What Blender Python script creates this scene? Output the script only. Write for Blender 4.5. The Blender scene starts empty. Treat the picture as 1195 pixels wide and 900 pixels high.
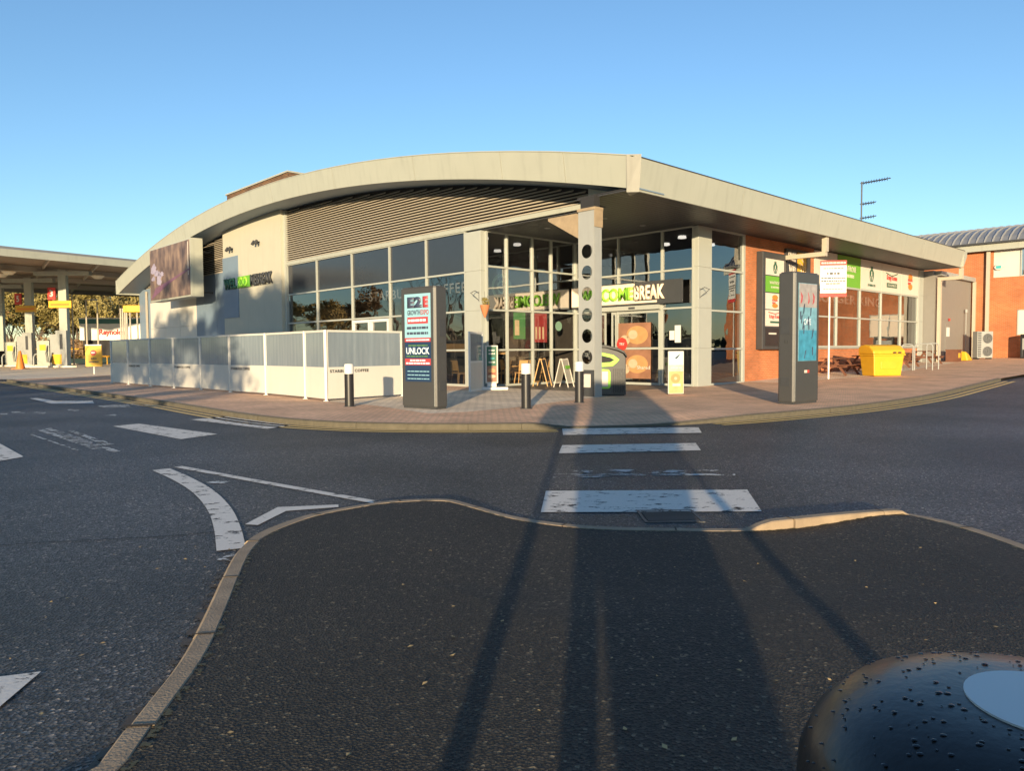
import bpy, bmesh, math, random
from mathutils import Vector, Matrix
from mathutils.geometry import delaunay_2d_cdt
import numpy as np
R = math.radians
S = bpy.context.scene
COL = S.collection
random.seed(7)

# ------------------------------------------------------------------ camera
H = 1.4; FPX = 860.0; PITCH = R(2.73); ROLL = R(0.43)
fw = Vector((0, math.cos(PITCH), -math.sin(PITCH)))
r0 = Vector((1, 0, 0)); u0 = r0.cross(fw)
rt = r0*math.cos(ROLL) - u0*math.sin(ROLL)
up = u0*math.cos(ROLL) + r0*math.sin(ROLL)
cam_d = bpy.data.cameras.new('camera'); cam = bpy.data.objects.new('camera', cam_d); COL.objects.link(cam)
m = Matrix((rt, up, -fw)).transposed().to_4x4(); m.translation = (0, 0, H)
cam.matrix_world = m
cam_d.sensor_fit = 'HORIZONTAL'; cam_d.sensor_width = 36.0; cam_d.lens = 36.0*FPX/1195.0
cam_d.clip_start = 0.02; cam_d.clip_end = 6000
S.camera = cam

# ------------------------------------------------------------------ light
SUN_AZ = 5.8; SUN_EL = 7.3            # light travels towards +Y, a little to +X
S.world = bpy.data.worlds.new('World'); S.world.use_nodes = True
wn = S.world.node_tree; bg = wn.nodes['Background']
sky = wn.nodes.new('ShaderNodeTexSky'); sky.sky_type = 'NISHITA'; sky.sun_disc = False
sky.sun_elevation = R(SUN_EL); sky.sun_rotation = R(180 + SUN_AZ)
sky.altitude = 50; sky.air_density = 1.0; sky.dust_density = 0.1; sky.ozone_density = 3.0
wn.links.new(sky.outputs[0], bg.inputs[0]); bg.inputs[1].default_value = 0.15
sl = bpy.data.lights.new('sun', 'SUN'); sl.energy = 5.0; sl.angle = R(0.55); sl.color = (1.0, 0.78, 0.48)
sun = bpy.data.objects.new('sun', sl); COL.objects.link(sun)
ld = Vector((math.sin(R(SUN_AZ))*math.cos(R(SUN_EL)), math.cos(R(SUN_AZ))*math.cos(R(SUN_EL)), -math.sin(R(SUN_EL))))
sun.rotation_euler = ld.to_track_quat('-Z', 'Y').to_euler(); sun.location = (-5, -30, 20)
vs = S.view_settings; S.display_settings.display_device = 'sRGB'
vs.view_transform = 'Standard'; vs.look = 'None'; vs.gamma = 1; vs.use_curve_mapping = False; vs.exposure = 0.86

# ------------------------------------------------------------------ survey: terrain and picture-to-ground measurement
P0 = (3.03, 23.69); UU = (-.688, .725); VV = (.725, .688); BROT = math.atan2(.688, .725)
def sstep(a, b, x):
    t = max(0., min(1., (x-a)/(b-a))); return t*t*(3-2*t)
def gz(x, y):
    w = (x-P0[0])*VV[0]+(y-P0[1])*VV[1]; t = min(max(0., w-4.), 40)
    z = 0.0225*(t*t/8 if t < 4 else t-2)
    z += .30*sstep(46, 64, y)*sstep(-12, -22, x)
    return z
def zroad(x, y): return gz(x, y) - .10
def zpave(x, y):
    d = sstep(.3, 1.2, x)*sstep(5.4, 4.3, x)*sstep(15.6, 14.2, y)
    return gz(x, y) - .08*d
def zisl(x, y):
    return -.033 - .048*sstep(-.7, .1, x)*sstep(3.3, 2.4, x)*sstep(3.8, 4.8, y) - .018*sstep(3.3, 3.5, x)
def G(px, py, dz=0.0):
    d = fw + rt*((px-597.5)/FPX) + up*((450-py)/FPX); z = dz
    for i in range(50):
        t = (z-H)/d.z; x, y = d.x*t, d.y*t
        z = .5*z + .5*(gz(x, y)+dz)
    return (x, y)
def bw(u, v, z=0.): return Vector((P0[0]+UU[0]*u+VV[0]*v, P0[1]+UU[1]*u+VV[1]*v, z))

# ------------------------------------------------------------------ materials
def newmat(name):
    m_ = bpy.data.materials.new(name); m_.use_nodes = True
    return m_, m_.node_tree.nodes, m_.node_tree.links, m_.node_tree.nodes['Principled BSDF']
def mat(name, col, rough=.6, metal=0., var=.12, vscale=3., bump=0., bscale=60., emit=None, coat=0., spec=None, stain=0.):
    m_, n, l, b = newmat(name)
    tc = n.new('ShaderNodeTexCoord')
    nz = n.new('ShaderNodeTexNoise'); nz.inputs['Scale'].default_value = vscale; nz.inputs['Detail'].default_value = 6
    l.new(tc.outputs['Object'], nz.inputs['Vector'])
    mx = n.new('ShaderNodeMix'); mx.data_type = 'RGBA'
    mx.inputs[6].default_value = (*[c*(1-var) for c in col], 1); mx.inputs[7].default_value = (*[min(1, c*(1+var)) for c in col], 1)
    l.new(nz.outputs['Fac'], mx.inputs[0])
    out = mx.outputs[2]
    if stain:
        n2 = n.new('ShaderNodeTexNoise'); n2.inputs['Scale'].default_value = 1.3; n2.inputs['Detail'].default_value = 8
        mp = n.new('ShaderNodeMapping'); mp.inputs['Scale'].default_value = (3, 3, .25)
        l.new(tc.outputs['Object'], mp.inputs[0]); l.new(mp.outputs[0], n2.inputs['Vector'])
        cr = n.new('ShaderNodeValToRGB'); cr.color_ramp.elements[0].position = .52; cr.color_ramp.elements[1].position = .75
        l.new(n2.outputs['Fac'], cr.inputs[0])
        mm = n.new('ShaderNodeMath'); mm.operation = 'MULTIPLY'; mm.inputs[1].default_value = stain
        l.new(cr.outputs[0], mm.inputs[0])
        m3 = n.new('ShaderNodeMix'); m3.data_type = 'RGBA'; m3.inputs[7].default_value = (*[c*.45 for c in col], 1)
        l.new(mm.outputs[0], m3.inputs[0]); l.new(out, m3.inputs[6]); out = m3.outputs[2]
    l.new(out, b.inputs['Base Color'])
    b.inputs['Roughness'].default_value = rough; b.inputs['Metallic'].default_value = metal
    if spec is not None: b.inputs['Specular IOR Level'].default_value = spec
    if coat: b.inputs['Coat Weight'].default_value = coat
    if emit:
        l.new(out, b.inputs['Emission Color']); b.inputs['Emission Strength'].default_value = emit
    if bump:
        nb = n.new('ShaderNodeTexNoise'); nb.inputs['Scale'].default_value = bscale; nb.inputs['Detail'].default_value = 4
        l.new(tc.outputs['Object'], nb.inputs['Vector'])
        bp = n.new('ShaderNodeBump'); bp.inputs['Strength'].default_value = bump; bp.inputs['Distance'].default_value = .01
        l.new(nb.outputs['Fac'], bp.inputs['Height']); l.new(bp.outputs[0], b.inputs['Normal'])
    return m_
def asphalt(name, lo, hi, speck, rough, scale, bump, patch):
    m_, n, l, b = newmat(name)
    tc = n.new('ShaderNodeTexCoord')
    v = n.new('ShaderNodeTexVoronoi'); v.inputs['Scale'].default_value = scale
    l.new(tc.outputs['Object'], v.inputs['Vector'])
    nz = n.new('ShaderNodeTexNoise'); nz.inputs['Scale'].default_value = scale*.45; nz.inputs['Detail'].default_value = 5; nz.inputs['Roughness'].default_value = .75
    l.new(tc.outputs['Object'], nz.inputs['Vector'])
    big = n.new('ShaderNodeTexNoise'); big.inputs['Scale'].default_value = .35; big.inputs['Detail'].default_value = 7
    l.new(tc.outputs['Object'], big.inputs['Vector'])
    c1 = n.new('ShaderNodeMix'); c1.data_type = 'RGBA'; c1.inputs[6].default_value = (*lo, 1); c1.inputs[7].default_value = (*hi, 1)
    vc = n.new('ShaderNodeSeparateColor'); l.new(v.outputs['Color'], vc.inputs[0]); pw = n.new('ShaderNodeMath'); pw.operation = 'MULTIPLY'; l.new(vc.outputs[1], pw.inputs[0]); l.new(vc.outputs[2], pw.inputs[1]); l.new(pw.outputs[0], c1.inputs[0])
    # pale chippings: a random few of the cells
    sp = n.new('ShaderNodeSeparateColor'); l.new(v.outputs['Color'], sp.inputs[0])
    gt = n.new('ShaderNodeMath'); gt.operation = 'GREATER_THAN'; gt.inputs[1].default_value = .975; l.new(sp.outputs[0], gt.inputs[0])
    c2 = n.new('ShaderNodeMix'); c2.data_type = 'RGBA'; c2.inputs[7].default_value = (*speck, 1)
    l.new(gt.outputs[0], c2.inputs[0]); l.new(c1.outputs[2], c2.inputs[6])
    cr = n.new('ShaderNodeValToRGB'); cr.color_ramp.elements[0].position = .35; cr.color_ramp.elements[1].position = .68
    cr.color_ramp.elements[0].color = (1-patch, 1-patch, 1-patch, 1); cr.color_ramp.elements[1].color = (1+patch, 1+patch, 1+patch*1.1, 1)
    l.new(big.outputs['Fac'], cr.inputs[0])
    c3 = n.new('ShaderNodeMix'); c3.data_type = 'RGBA'; c3.blend_type = 'MULTIPLY'; c3.inputs[0].default_value = 1
    l.new(c2.outputs[2], c3.inputs[6]); l.new(cr.outputs[0], c3.inputs[7])
    l.new(c3.outputs[2], b.inputs['Base Color'])
    b.inputs['Roughness'].default_value = rough
    ad = n.new('ShaderNodeMath'); ad.operation = 'ADD'; l.new(v.outputs['Distance'], ad.inputs[0]); l.new(nz.outputs['Fac'], ad.inputs[1])
    bp = n.new('ShaderNodeBump'); bp.inputs['Strength'].default_value = bump; bp.inputs['Distance'].default_value = .018
    l.new(ad.outputs[0], bp.inputs['Height']); l.new(bp.outputs[0], b.inputs['Normal'])
    return m_
def bricks(name, c1, c2, mortar, bwid, bh, msize, rough=.8, bump=.5, axis='xy', rot=0., patch=.25):
    m_, n, l, b = newmat(name)
    tc = n.new('ShaderNodeTexCoord'); src = tc.outputs['Object']
    if axis != 'xy':
        sp = n.new('ShaderNodeSeparateXYZ'); l.new(src, sp.inputs[0])
        ad = n.new('ShaderNodeMath'); ad.operation = 'ADD'; l.new(sp.outputs[0], ad.inputs[0]); l.new(sp.outputs[1], ad.inputs[1])
        cb = n.new('ShaderNodeCombineXYZ'); l.new(ad.outputs[0], cb.inputs[0]); l.new(sp.outputs[2], cb.inputs[1]); src = cb.outputs[0]
    mp = n.new('ShaderNodeMapping'); mp.inputs['Rotation'].default_value = (0, 0, rot); l.new(src, mp.inputs[0])
    br = n.new('ShaderNodeTexBrick'); br.inputs['Scale'].default_value = 1
    br.inputs['Color1'].default_value = (*c1, 1); br.inputs['Color2'].default_value = (*c2, 1); br.inputs['Mortar'].default_value = (*mortar, 1)
    br.inputs['Brick Width'].default_value = bwid; br.inputs['Row Height'].default_value = bh; br.inputs['Mortar Size'].default_value = msize
    br.inputs['Mortar Smooth'].default_value = .3
    l.new(mp.outputs[0], br.inputs['Vector'])
    nz = n.new('ShaderNodeTexNoise'); nz.inputs['Scale'].default_value = .8; nz.inputs['Detail'].default_value = 8
    l.new(tc.outputs['Object'], nz.inputs['Vector'])
    cr = n.new('ShaderNodeValToRGB'); cr.color_ramp.elements[0].position = .3; cr.color_ramp.elements[1].position = .7
    cr.color_ramp.elements[0].color = (1-patch,)*3+(1,); cr.color_ramp.elements[1].color = (1+patch*.6,)*3+(1,)
    l.new(nz.outputs['Fac'], cr.inputs[0])
    c3 = n.new('ShaderNodeMix'); c3.data_type = 'RGBA'; c3.blend_type = 'MULTIPLY'; c3.inputs[0].default_value = 1
    l.new(br.outputs['Color'], c3.inputs[6]); l.new(cr.outputs[0], c3.inputs[7]); l.new(c3.outputs[2], b.inputs['Base Color'])
    b.inputs['Roughness'].default_value = rough
    bp = n.new('ShaderNodeBump'); bp.invert = True; bp.inputs['Strength'].default_value = bump; bp.inputs['Distance'].default_value = .008
    l.new(br.outputs['Fac'], bp.inputs['Height']); l.new(bp.outputs[0], b.inputs['Normal'])
    return m_
def worn_paint(name, col, under, wear, rough=.6, scale=7.):
    """road paint with holes worn in it: where worn, the surface is the road colour"""
    m_, n, l, b = newmat(name)
    tc = n.new('ShaderNodeTexCoord')
    mp = n.new('ShaderNodeMapping'); mp.inputs['Scale'].default_value = (.8, 1.3, 1); l.new(tc.outputs['Object'], mp.inputs[0])
    a = n.new('ShaderNodeTexNoise'); a.inputs['Scale'].default_value = scale; a.inputs['Detail'].default_value = 10; a.inputs['Roughness'].default_value = .72
    l.new(mp.outputs[0], a.inputs['Vector'])
    cr = n.new('ShaderNodeValToRGB'); cr.color_ramp.elements[0].position = wear-.015; cr.color_ramp.elements[1].position = wear+.03
    l.new(a.outputs['Fac'], cr.inputs[0])
    f = n.new('ShaderNodeTexNoise'); f.inputs['Scale'].default_value = 55; f.inputs['Detail'].default_value = 4
    l.new(tc.outputs['Object'], f.inputs['Vector'])
    cp = n.new('ShaderNodeMix'); cp.data_type = 'RGBA'; cp.inputs[6].default_value = (*[c*.7 for c in col], 1); cp.inputs[7].default_value = (*col, 1)
    l.new(f.outputs['Fac'], cp.inputs[0])
    l.new(cp.outputs[2], b.inputs['Base Color']); b.inputs['Roughness'].default_value = rough
    tr = n.new('ShaderNodeBsdfTransparent'); ms = n.new('ShaderNodeMixShader')
    l.new(cr.outputs[0], ms.inputs[0]); l.new(tr.outputs[0], ms.inputs[1]); l.new(b.outputs[0], ms.inputs[2])
    l.new(ms.outputs[0], n['Material Output'].inputs[0])
    bp = n.new('ShaderNodeBump'); bp.inputs['Strength'].default_value = .4; bp.inputs['Distance'].default_value = .004
    l.new(f.outputs['Fac'], bp.inputs['Height']); l.new(bp.outputs[0], b.inputs['Normal'])
    return m_
def glass(name, tint, refl=.12, rough=.0, frost=0.):
    m_ = bpy.data.materials.new(name); m_.use_nodes = True; n = m_.node_tree.nodes; l = m_.node_tree.links
    n.clear(); o = n.new('ShaderNodeOutputMaterial')
    t = n.new('ShaderNodeBsdfTransparent'); t.inputs[0].default_value = (*tint, 1)
    g = n.new('ShaderNodeBsdfGlossy'); g.inputs['Roughness'].default_value = rough; g.inputs[0].default_value = (.95, .98, 1, 1)
    lw = n.new('ShaderNodeLayerWeight'); lw.inputs[0].default_value = .5
    fr = n.new('ShaderNodeMath'); fr.operation = 'POWER'; fr.inputs[1].default_value = 4.5; l.new(lw.outputs['Facing'], fr.inputs[0])
    ad = n.new('ShaderNodeMath'); ad.operation = 'ADD'; ad.use_clamp = True; ad.inputs[1].default_value = refl+.04; l.new(fr.outputs[0], ad.inputs[0])
    # faint unevenness of real panes
    tc = n.new('ShaderNodeTexCoord'); nz = n.new('ShaderNodeTexNoise'); nz.inputs['Scale'].default_value = .7
    l.new(tc.outputs['Object'], nz.inputs['Vector'])
    bp = n.new('ShaderNodeBump'); bp.inputs['Strength'].default_value = .12; bp.inputs['Distance'].default_value = .05
    l.new(nz.outputs['Fac'], bp.inputs['Height']); l.new(bp.outputs[0], g.inputs['Normal'])
    base = t.outputs[0]
    if frost:
        d = n.new('ShaderNodeBsdfDiffuse'); d.inputs[0].default_value = (.30, .36, .42, 1)
        mp = n.new('ShaderNodeMapping'); mp.inputs['Scale'].default_value = (7, 7, .5); n3 = n.new('ShaderNodeTexNoise'); n3.inputs['Scale'].default_value = 1.2; n3.inputs['Detail'].default_value = 6
        l.new(tc.outputs['Object'], mp.inputs[0]); l.new(mp.outputs[0], n3.inputs['Vector'])
        cr = n.new('ShaderNodeValToRGB'); cr.color_ramp.elements[0].position = .35; cr.color_ramp.elements[1].position = .7; cr.color_ramp.elements[0].color = (.27,.33,.39,1); cr.color_ramp.elements[1].color = (.34,.40,.455,1)
        l.new(n3.outputs['Fac'], cr.inputs[0]); l.new(cr.outputs[0], d.inputs[0])
        m2 = n.new('ShaderNodeMixShader'); m2.inputs[0].default_value = frost; l.new(t.outputs[0], m2.inputs[1]); l.new(d.outputs[0], m2.inputs[2]); base = m2.outputs[0]
    ms = n.new('ShaderNodeMixShader'); l.new(ad.outputs[0], ms.inputs[0]); l.new(base, ms.inputs[1]); l.new(g.outputs[0], ms.inputs[2])
    l.new(ms.outputs[0], o.inputs[0]); return m_

M = {}
M['road'] = asphalt('road_asphalt', (.010, .011, .013), (.165, .165, .172), (.30, .27, .24), .50, 62, 1.0, .50)
M['island'] = asphalt('path_asphalt', (.003, .003, .003), (.078, .064, .046), (.17, .14, .09), .70, 74, 1.0, .45)
M['grass'] = mat('verge_grass', (.06, .10, .025), .9, var=.5, vscale=.8, bump=.6, bscale=30)
M['concrete'] = mat('forecourt_concrete', (.75, .64, .50), .8, var=.15, vscale=.6, bump=.3, bscale=20)
M['pav'] = bricks('red_paving', (.88, .52, .32), (.70, .41, .25), (.42, .29, .20), .20, .10, .012, .8, .5, rot=R(43), patch=.22)
M['flag'] = bricks('grey_paving', (.90, .72, .52), (.78, .62, .46), (.42, .33, .24), .30, .15, .014, .8, .4, rot=R(43), patch=.2)
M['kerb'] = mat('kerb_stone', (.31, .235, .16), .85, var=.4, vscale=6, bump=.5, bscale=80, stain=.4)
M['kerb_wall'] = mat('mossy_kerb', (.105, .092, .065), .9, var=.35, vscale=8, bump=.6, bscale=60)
M['brick'] = bricks('orange_brick', (.54, .155, .05), (.42, .12, .035), (.36, .22, .13), .225, .075, .010, .85, .5, axis='wall')
M['brickin'] = bricks('interior_brick', (.40, .13, .07), (.32, .10, .05), (.24, .16, .12), .225, .075, .010, .85, .4, axis='wall')
M['white'] = worn_paint('road_white', (.80, .74, .66), 0, .405)
M['whitef'] = worn_paint('road_white_faded', (.62, .62, .60), 0, .50)
M['whitew'] = worn_paint('road_white_worn', (.60, .58, .55), 0, .555, scale=3.)
M['yellow'] = worn_paint('road_yellow', (.90, .60, .20), 0, .28)
M['cream'] = mat('cream_metal', (.365, .375, .32), .42, var=.07, vscale=1.2, stain=.22)
M['creamr'] = mat('cream_render', (.44, .42, .34), .7, var=.06, vscale=1.5, stain=.12)
M['slat'] = mat('slat_metal', (.44, .39, .31), .5, var=.05)
M['frame'] = mat('frame_metal', (.36, .375, .34), .45, var=.05)
M['corner'] = mat('corner_metal', (.17, .17, .145), .5, var=.1, stain=.4)
M['dark'] = mat('dark_metal', (.045, .047, .05), .5, var=.15)
M['joint'] = mat('joint_mortar', (.06, .045, .03), .9, var=.4, vscale=20)
M['void'] = mat('dark_board', (.02, .02, .022), .8, var=.2)
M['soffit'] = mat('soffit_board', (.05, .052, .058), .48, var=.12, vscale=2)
M['bluegrey'] = mat('blue_grey_cladding', (.16, .22, .29), .5, var=.06)
M['greyclad'] = mat('grey_cladding', (.20, .19, .175), .55, var=.08)
M['spandrel'] = mat('spandrel_glass', (.03, .035, .045), .12, var=.1, spec=.7)
M['glass'] = glass('window_glass', (.42, .44, .46), .16)
M['glassc'] = glass('clear_glass', (.88, .87, .83), .01)
M['glassm'] = glass('porch_glass', (.35, .36, .37), .30)
M['frost'] = glass('screen_glass', (.38, .42, .45), .04, .14, .6)
M['screenp'] = mat('screen_panel', (.56, .54, .49), .45, var=.06, vscale=1.4, stain=.08)
M['roof'] = mat('roof_sheet', (.24, .25, .27), .4, var=.12, metal=.3)
M['steelw'] = mat('white_steel', (.30, .31, .30), .5, var=.08, stain=.2)
M['rust'] = mat('rusty_white_steel', (.31, .235, .15), .7, var=.35, vscale=5)
M['totem'] = mat('totem_metal', (.052, .052, .052), .38, var=.06)
M['black'] = mat('black_plastic', (.018, .018, .02), .4, var=.2)
M['wetblack'] = mat('wet_black_plastic', (.014,.013,.013), .30, var=.7, vscale=30, bump=.05, bscale=120)
M['blackgloss'] = mat('black_gloss', (.012, .012, .014), .12, var=.2)
M['red'] = mat('red', (.55, .04, .03), .5, var=.08)
M['orange'] = mat('orange', (.75, .20, .03), .5, var=.08)
M['green'] = mat('sign_green', (.13, .36, .03), .5, var=.04)
M['lime'] = mat('lime_green', (.32, .72, .06), .4, var=.04)
M['dgreen'] = mat('emblem_green', (.02, .10, .06), .5, var=.05)
M['teal'] = mat('teal', (.05, .38, .40), .5, var=.05)
M['yellowp'] = mat('yellow_plastic', (.62, .36, .02), .42, var=.12, bump=.1, bscale=200)
M['yelsign'] = mat('yellow_sign', (.70, .38, .03), .5, var=.04)
M['wh'] = mat('white_paint', (.66, .65, .62), .45, var=.04)
M['signw'] = mat('sign_white', (.60, .55, .48), .5, var=.03)
M['signc'] = mat('sign_cream', (.80, .66, .52), .5, var=.03)
M['wood'] = mat('chair_wood', (.60, .35, .14), .5, var=.2, vscale=8)
M['brownwood'] = mat('table_wood', (.14, .055, .03), .7, var=.3, vscale=6)
M['bark'] = mat('bark', (.15, .115, .085), .9, var=.35, vscale=6)
M['leafy'] = mat('autumn_leaf', (.36, .24, .07), .7, var=.45, vscale=.9)
M['leafg'] = mat('olive_leaf', (.25, .20, .06), .7, var=.5, vscale=.9)
M['leafb'] = mat('brown_leaf', (.28, .17, .08), .8, var=.4, vscale=.9)
M['leafd'] = mat('dark_leaf', (.035, .045, .018), .8, var=.4, vscale=.9)
M['roofs'] = mat('roof_seam_metal', (.30,.30,.30), .4)
M['in_dark'] = mat('interior_dark', (.035, .03, .028), .8, var=.3)
M['in_mid'] = mat('interior_mid', (.10, .085, .07), .8, var=.3)
M['in_floor'] = mat('interior_floor', (.12, .10, .085), .5, var=.2)
M['lamp'] = mat('lamp_disc', (1, .9, .75), .5, var=0, emit=1.4)
M['tyre'] = mat('rubber', (.02, .02, .02), .8)
M['terracotta'] = mat('terracotta', (.45, .17, .07), .8, var=.15)
M['skin'] = mat('skin', (.45, .28, .2), .6)
M['coat'] = mat('coat', (.03, .035, .05), .85, var=.2)
M['jeans'] = mat('jeans', (.04, .05, .09), .9, var=.2)
M['navy'] = mat('screen_navy', (.012, .028, .06), .4, emit=.4, var=.05)
M['scrblue'] = mat('screen_pale_blue', (.22, .40, .46), .4, emit=.18, var=.05)
M['scrred'] = mat('screen_red', (.34, .045, .05), .4, emit=.15, var=.05)
M['scrwhite'] = mat('screen_white', (.50, .58, .62), .4, emit=.15, var=.02)
M['scrdark'] = mat('screen_ink', (.05, .06, .10), .4, var=.05)
M['scrgreen'] = mat('screen_green', (.08, .17, .06), .4, emit=.15, var=.05)

# ------------------------------------------------------------------ mesh helpers
class MB:
    def __init__(s): s.v = []; s.f = []
    def add(s, vs_, fs):
        k = len(s.v); s.v += [tuple(p) for p in vs_]; s.f += [tuple(i+k for i in f) for f in fs]; return s
    def box(s, x0, x1, y0, y1, z0, z1):
        if x0 > x1: x0, x1 = x1, x0
        if y0 > y1: y0, y1 = y1, y0
        if z0 > z1: z0, z1 = z1, z0
        return s.add([(x0,y0,z0),(x1,y0,z0),(x1,y1,z0),(x0,y1,z0),(x0,y0,z1),(x1,y0,z1),(x1,y1,z1),(x0,y1,z1)],
                     [(0,3,2,1),(4,5,6,7),(0,1,5,4),(1,2,6,5),(2,3,7,6),(3,0,4,7)])
    def hexa(s, b, t):   # four bottom, four top points
        return s.add(list(b)+list(t), [(0,3,2,1),(4,5,6,7),(0,1,5,4),(1,2,6,5),(2,3,7,6),(3,0,4,7)])
    def beam(s, a, b, w, h):   # box beam from a to b
        a = Vector(a); b = Vector(b); d = (b-a).normalized()
        sd = d.cross(Vector((0,0,1))); sd = Vector((1,0,0)) if sd.length < 1e-4 else sd.normalized(); n = sd.cross(d)
        sd *= w/2; n *= h/2
        return s.hexa([a-sd-n, a+sd-n, b+sd-n, b-sd-n], [a-sd+n, a+sd+n, b+sd+n, b-sd+n])
    def tube(s, pts, r, n=10, cap=True):
        pts = [Vector(p) for p in pts]; rr = r if isinstance(r, (list, tuple)) else [r]*len(pts)
        k = len(s.v); ref = None
        for i, p in enumerate(pts):
            d = (pts[min(i+1, len(pts)-1)]-pts[max(i-1, 0)]).normalized()
            a = d.cross(Vector((0,0,1))) if abs(d.z) < .95 else d.cross(Vector((0,1,0)))
            a.normalize()
            if ref is not None:
                a = ref - d*ref.dot(d); a.normalize()
            ref = a; b = d.cross(a)
            for j in range(n):
                t = 2*math.pi*j/n; s.v.append(tuple(p + (a*math.cos(t)+b*math.sin(t))*rr[i]))
        for i in range(len(pts)-1):
            for j in range(n):
                j2 = (j+1) % n; s.f.append((k+i*n+j, k+i*n+j2, k+(i+1)*n+j2, k+(i+1)*n+j))
        if cap:
            s.f.append(tuple(k+j for j in range(n))[::-1]); e = k+(len(pts)-1)*n; s.f.append(tuple(e+j for j in range(n)))
        return s
    def lathe(s, prof, n=24, c=(0,0)):
        k = len(s.v)
        for (r, z) in prof:
            for j in range(n):
                t = 2*math.pi*j/n; s.v.append((c[0]+r*math.cos(t), c[1]+r*math.sin(t), z))
        for i in range(len(prof)-1):
            for j in range(n):
                j2 = (j+1) % n; s.f.append((k+i*n+j, k+i*n+j2, k+(i+1)*n+j2, k+(i+1)*n+j))
        s.f.append(tuple(k+j for j in range(n))[::-1]); e = k+(len(prof)-1)*n; s.f.append(tuple(e+j for j in range(n)))
        return s
    def prism(s, poly, y0, y1):  # outline in x-z, extruded in y
        n = len(poly); k = len(s.v)
        s.v += [(p[0], y0, p[1]) for p in poly] + [(p[0], y1, p[1]) for p in poly]
        s.f.append(tuple(k+i for i in range(n))); s.f.append(tuple(k+n+i for i in range(n))[::-1])
        for i in range(n):
            j = (i+1) % n; s.f.append((k+i, k+n+i, k+n+j, k+j))
        return s
    def prismz(s, poly, z0, z1):
        n = len(poly); k = len(s.v)
        s.v += [(p[0], p[1], z0) for p in poly] + [(p[0], p[1], z1) for p in poly]
        s.f.append(tuple(k+i for i in range(n))[::-1]); s.f.append(tuple(k+n+i for i in range(n)))
        for i in range(n):
            j = (i+1) % n; s.f.append((k+i, k+j, k+n+j, k+n+i))
        return s
    def disc(s, x, z, r, y0, y1, n=28, rz=None):
        rz = rz or r
        return s.prism([(x+r*math.cos(2*math.pi*i/n), z+rz*math.sin(2*math.pi*i/n)) for i in range(n)], y0, y1)
    def build(s, name, mt, parent=None, smooth=False, bevel=0., kind=None):
        me = bpy.data.meshes.new(name); me.from_pydata(s.v, [], s.f)
        bm = bmesh.new(); bm.from_mesh(me); bmesh.ops.recalc_face_normals(bm, faces=bm.faces); bm.to_mesh(me); bm.free()
        me.materials.append(M[mt] if isinstance(mt, str) else mt)
        if smooth:
            for p in me.polygons: p.use_smooth = True
            try: me.set_sharp_from_angle(angle=R(38))
            except Exception: pass
        o = bpy.data.objects.new(name, me); COL.objects.link(o)
        if parent is not None: o.parent = parent
        if bevel:
            b = o.modifiers.new('bevel', 'BEVEL'); b.width = bevel; b.segments = 2; b.limit_method = 'ANGLE'
        if kind: o['kind'] = kind
        return o
def box(name, mt, parent, *a, bevel=0.): return MB().box(*a).build(name, mt, parent, bevel=bevel)
def tag(o, label, cat, group=None):
    o['label'] = label; o['category'] = cat
    if group: o['group'] = group
    return o
def thing(name, label, cat, loc, rz=0., group=None):
    o = bpy.data.objects.new(name, None); COL.objects.link(o); o.empty_display_size = .2
    o.location = loc; o.rotation_euler = (0, 0, rz); return tag(o, label, cat, group)
def copy_tree(o, parent=None):
    c = o.copy(); COL.objects.link(c)
    c.parent = parent
    for ch in o.children: copy_tree(ch, c)
    return c
def sheet(name, poly, zf, mt, step=1.2, lift=0., thick=0., kind='structure', parent=None):
    """a polygon laid over the terrain, following its height"""
    xs = [p[0] for p in poly]; ys = [p[1] for p in poly]
    pts = [Vector(p) for p in poly]; n = len(pts)
    def inside(x, y):
        c = False; j = n-1
        for i in range(n):
            if (ys[i] > y) != (ys[j] > y) and x < (xs[j]-xs[i])*(y-ys[i])/(ys[j]-ys[i])+xs[i]: c = not c
            j = i
        return c
    y = min(ys)+step*.53
    while y < max(ys):
        x = min(xs)+step*.47
        while x < max(xs):
            if inside(x, y): pts.append(Vector((x, y)))
            x += step
        y += step
    r_ = delaunay_2d_cdt(pts, [(i, (i+1) % n) for i in range(n)], [], 1, 1e-4)
    me = bpy.data.meshes.new(name); me.from_pydata([(p.x, p.y, zf(p.x, p.y)+lift) for p in r_[0]], [], r_[2])
    me.materials.append(M[mt]); o = bpy.data.objects.new(name, me); COL.objects.link(o)
    bm = bmesh.new(); bm.from_mesh(me); bmesh.ops.recalc_face_normals(bm, faces=bm.faces)
    if sum(f.normal.z for f in bm.faces) < 0: bmesh.ops.reverse_faces(bm, faces=bm.faces)
    bm.to_mesh(me); bm.free()
    if parent is not None: o.parent = parent
    if kind: o['kind'] = kind
    return o
def resample(pl, step):
    out = [pl[0]]
    for a, b in zip(pl, pl[1:]):
        L = math.dist(a, b); k = max(1, int(L/step))
        for i in range(1, k+1): out.append((a[0]+(b[0]-a[0])*i/k, a[1]+(b[1]-a[1])*i/k))
    return out
def smoothline(pl, it=2):
    for _ in range(it):
        q = [pl[0]]
        for a, b in zip(pl, pl[1:]):
            q += [(a[0]*.75+b[0]*.25, a[1]*.75+b[1]*.25), (a[0]*.25+b[0]*.75, a[1]*.25+b[1]*.75)]
        q.append(pl[-1]); pl = q
    return pl
def offset(pl, d):
    out = []
    for i, p in enumerate(pl):
        a = pl[max(i-1, 0)]; b = pl[min(i+1, len(pl)-1)]
        t = Vector((b[0]-a[0], b[1]-a[1])).normalized(); out.append((p[0]-t.y*d, p[1]+t.x*d))
    return out
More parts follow.
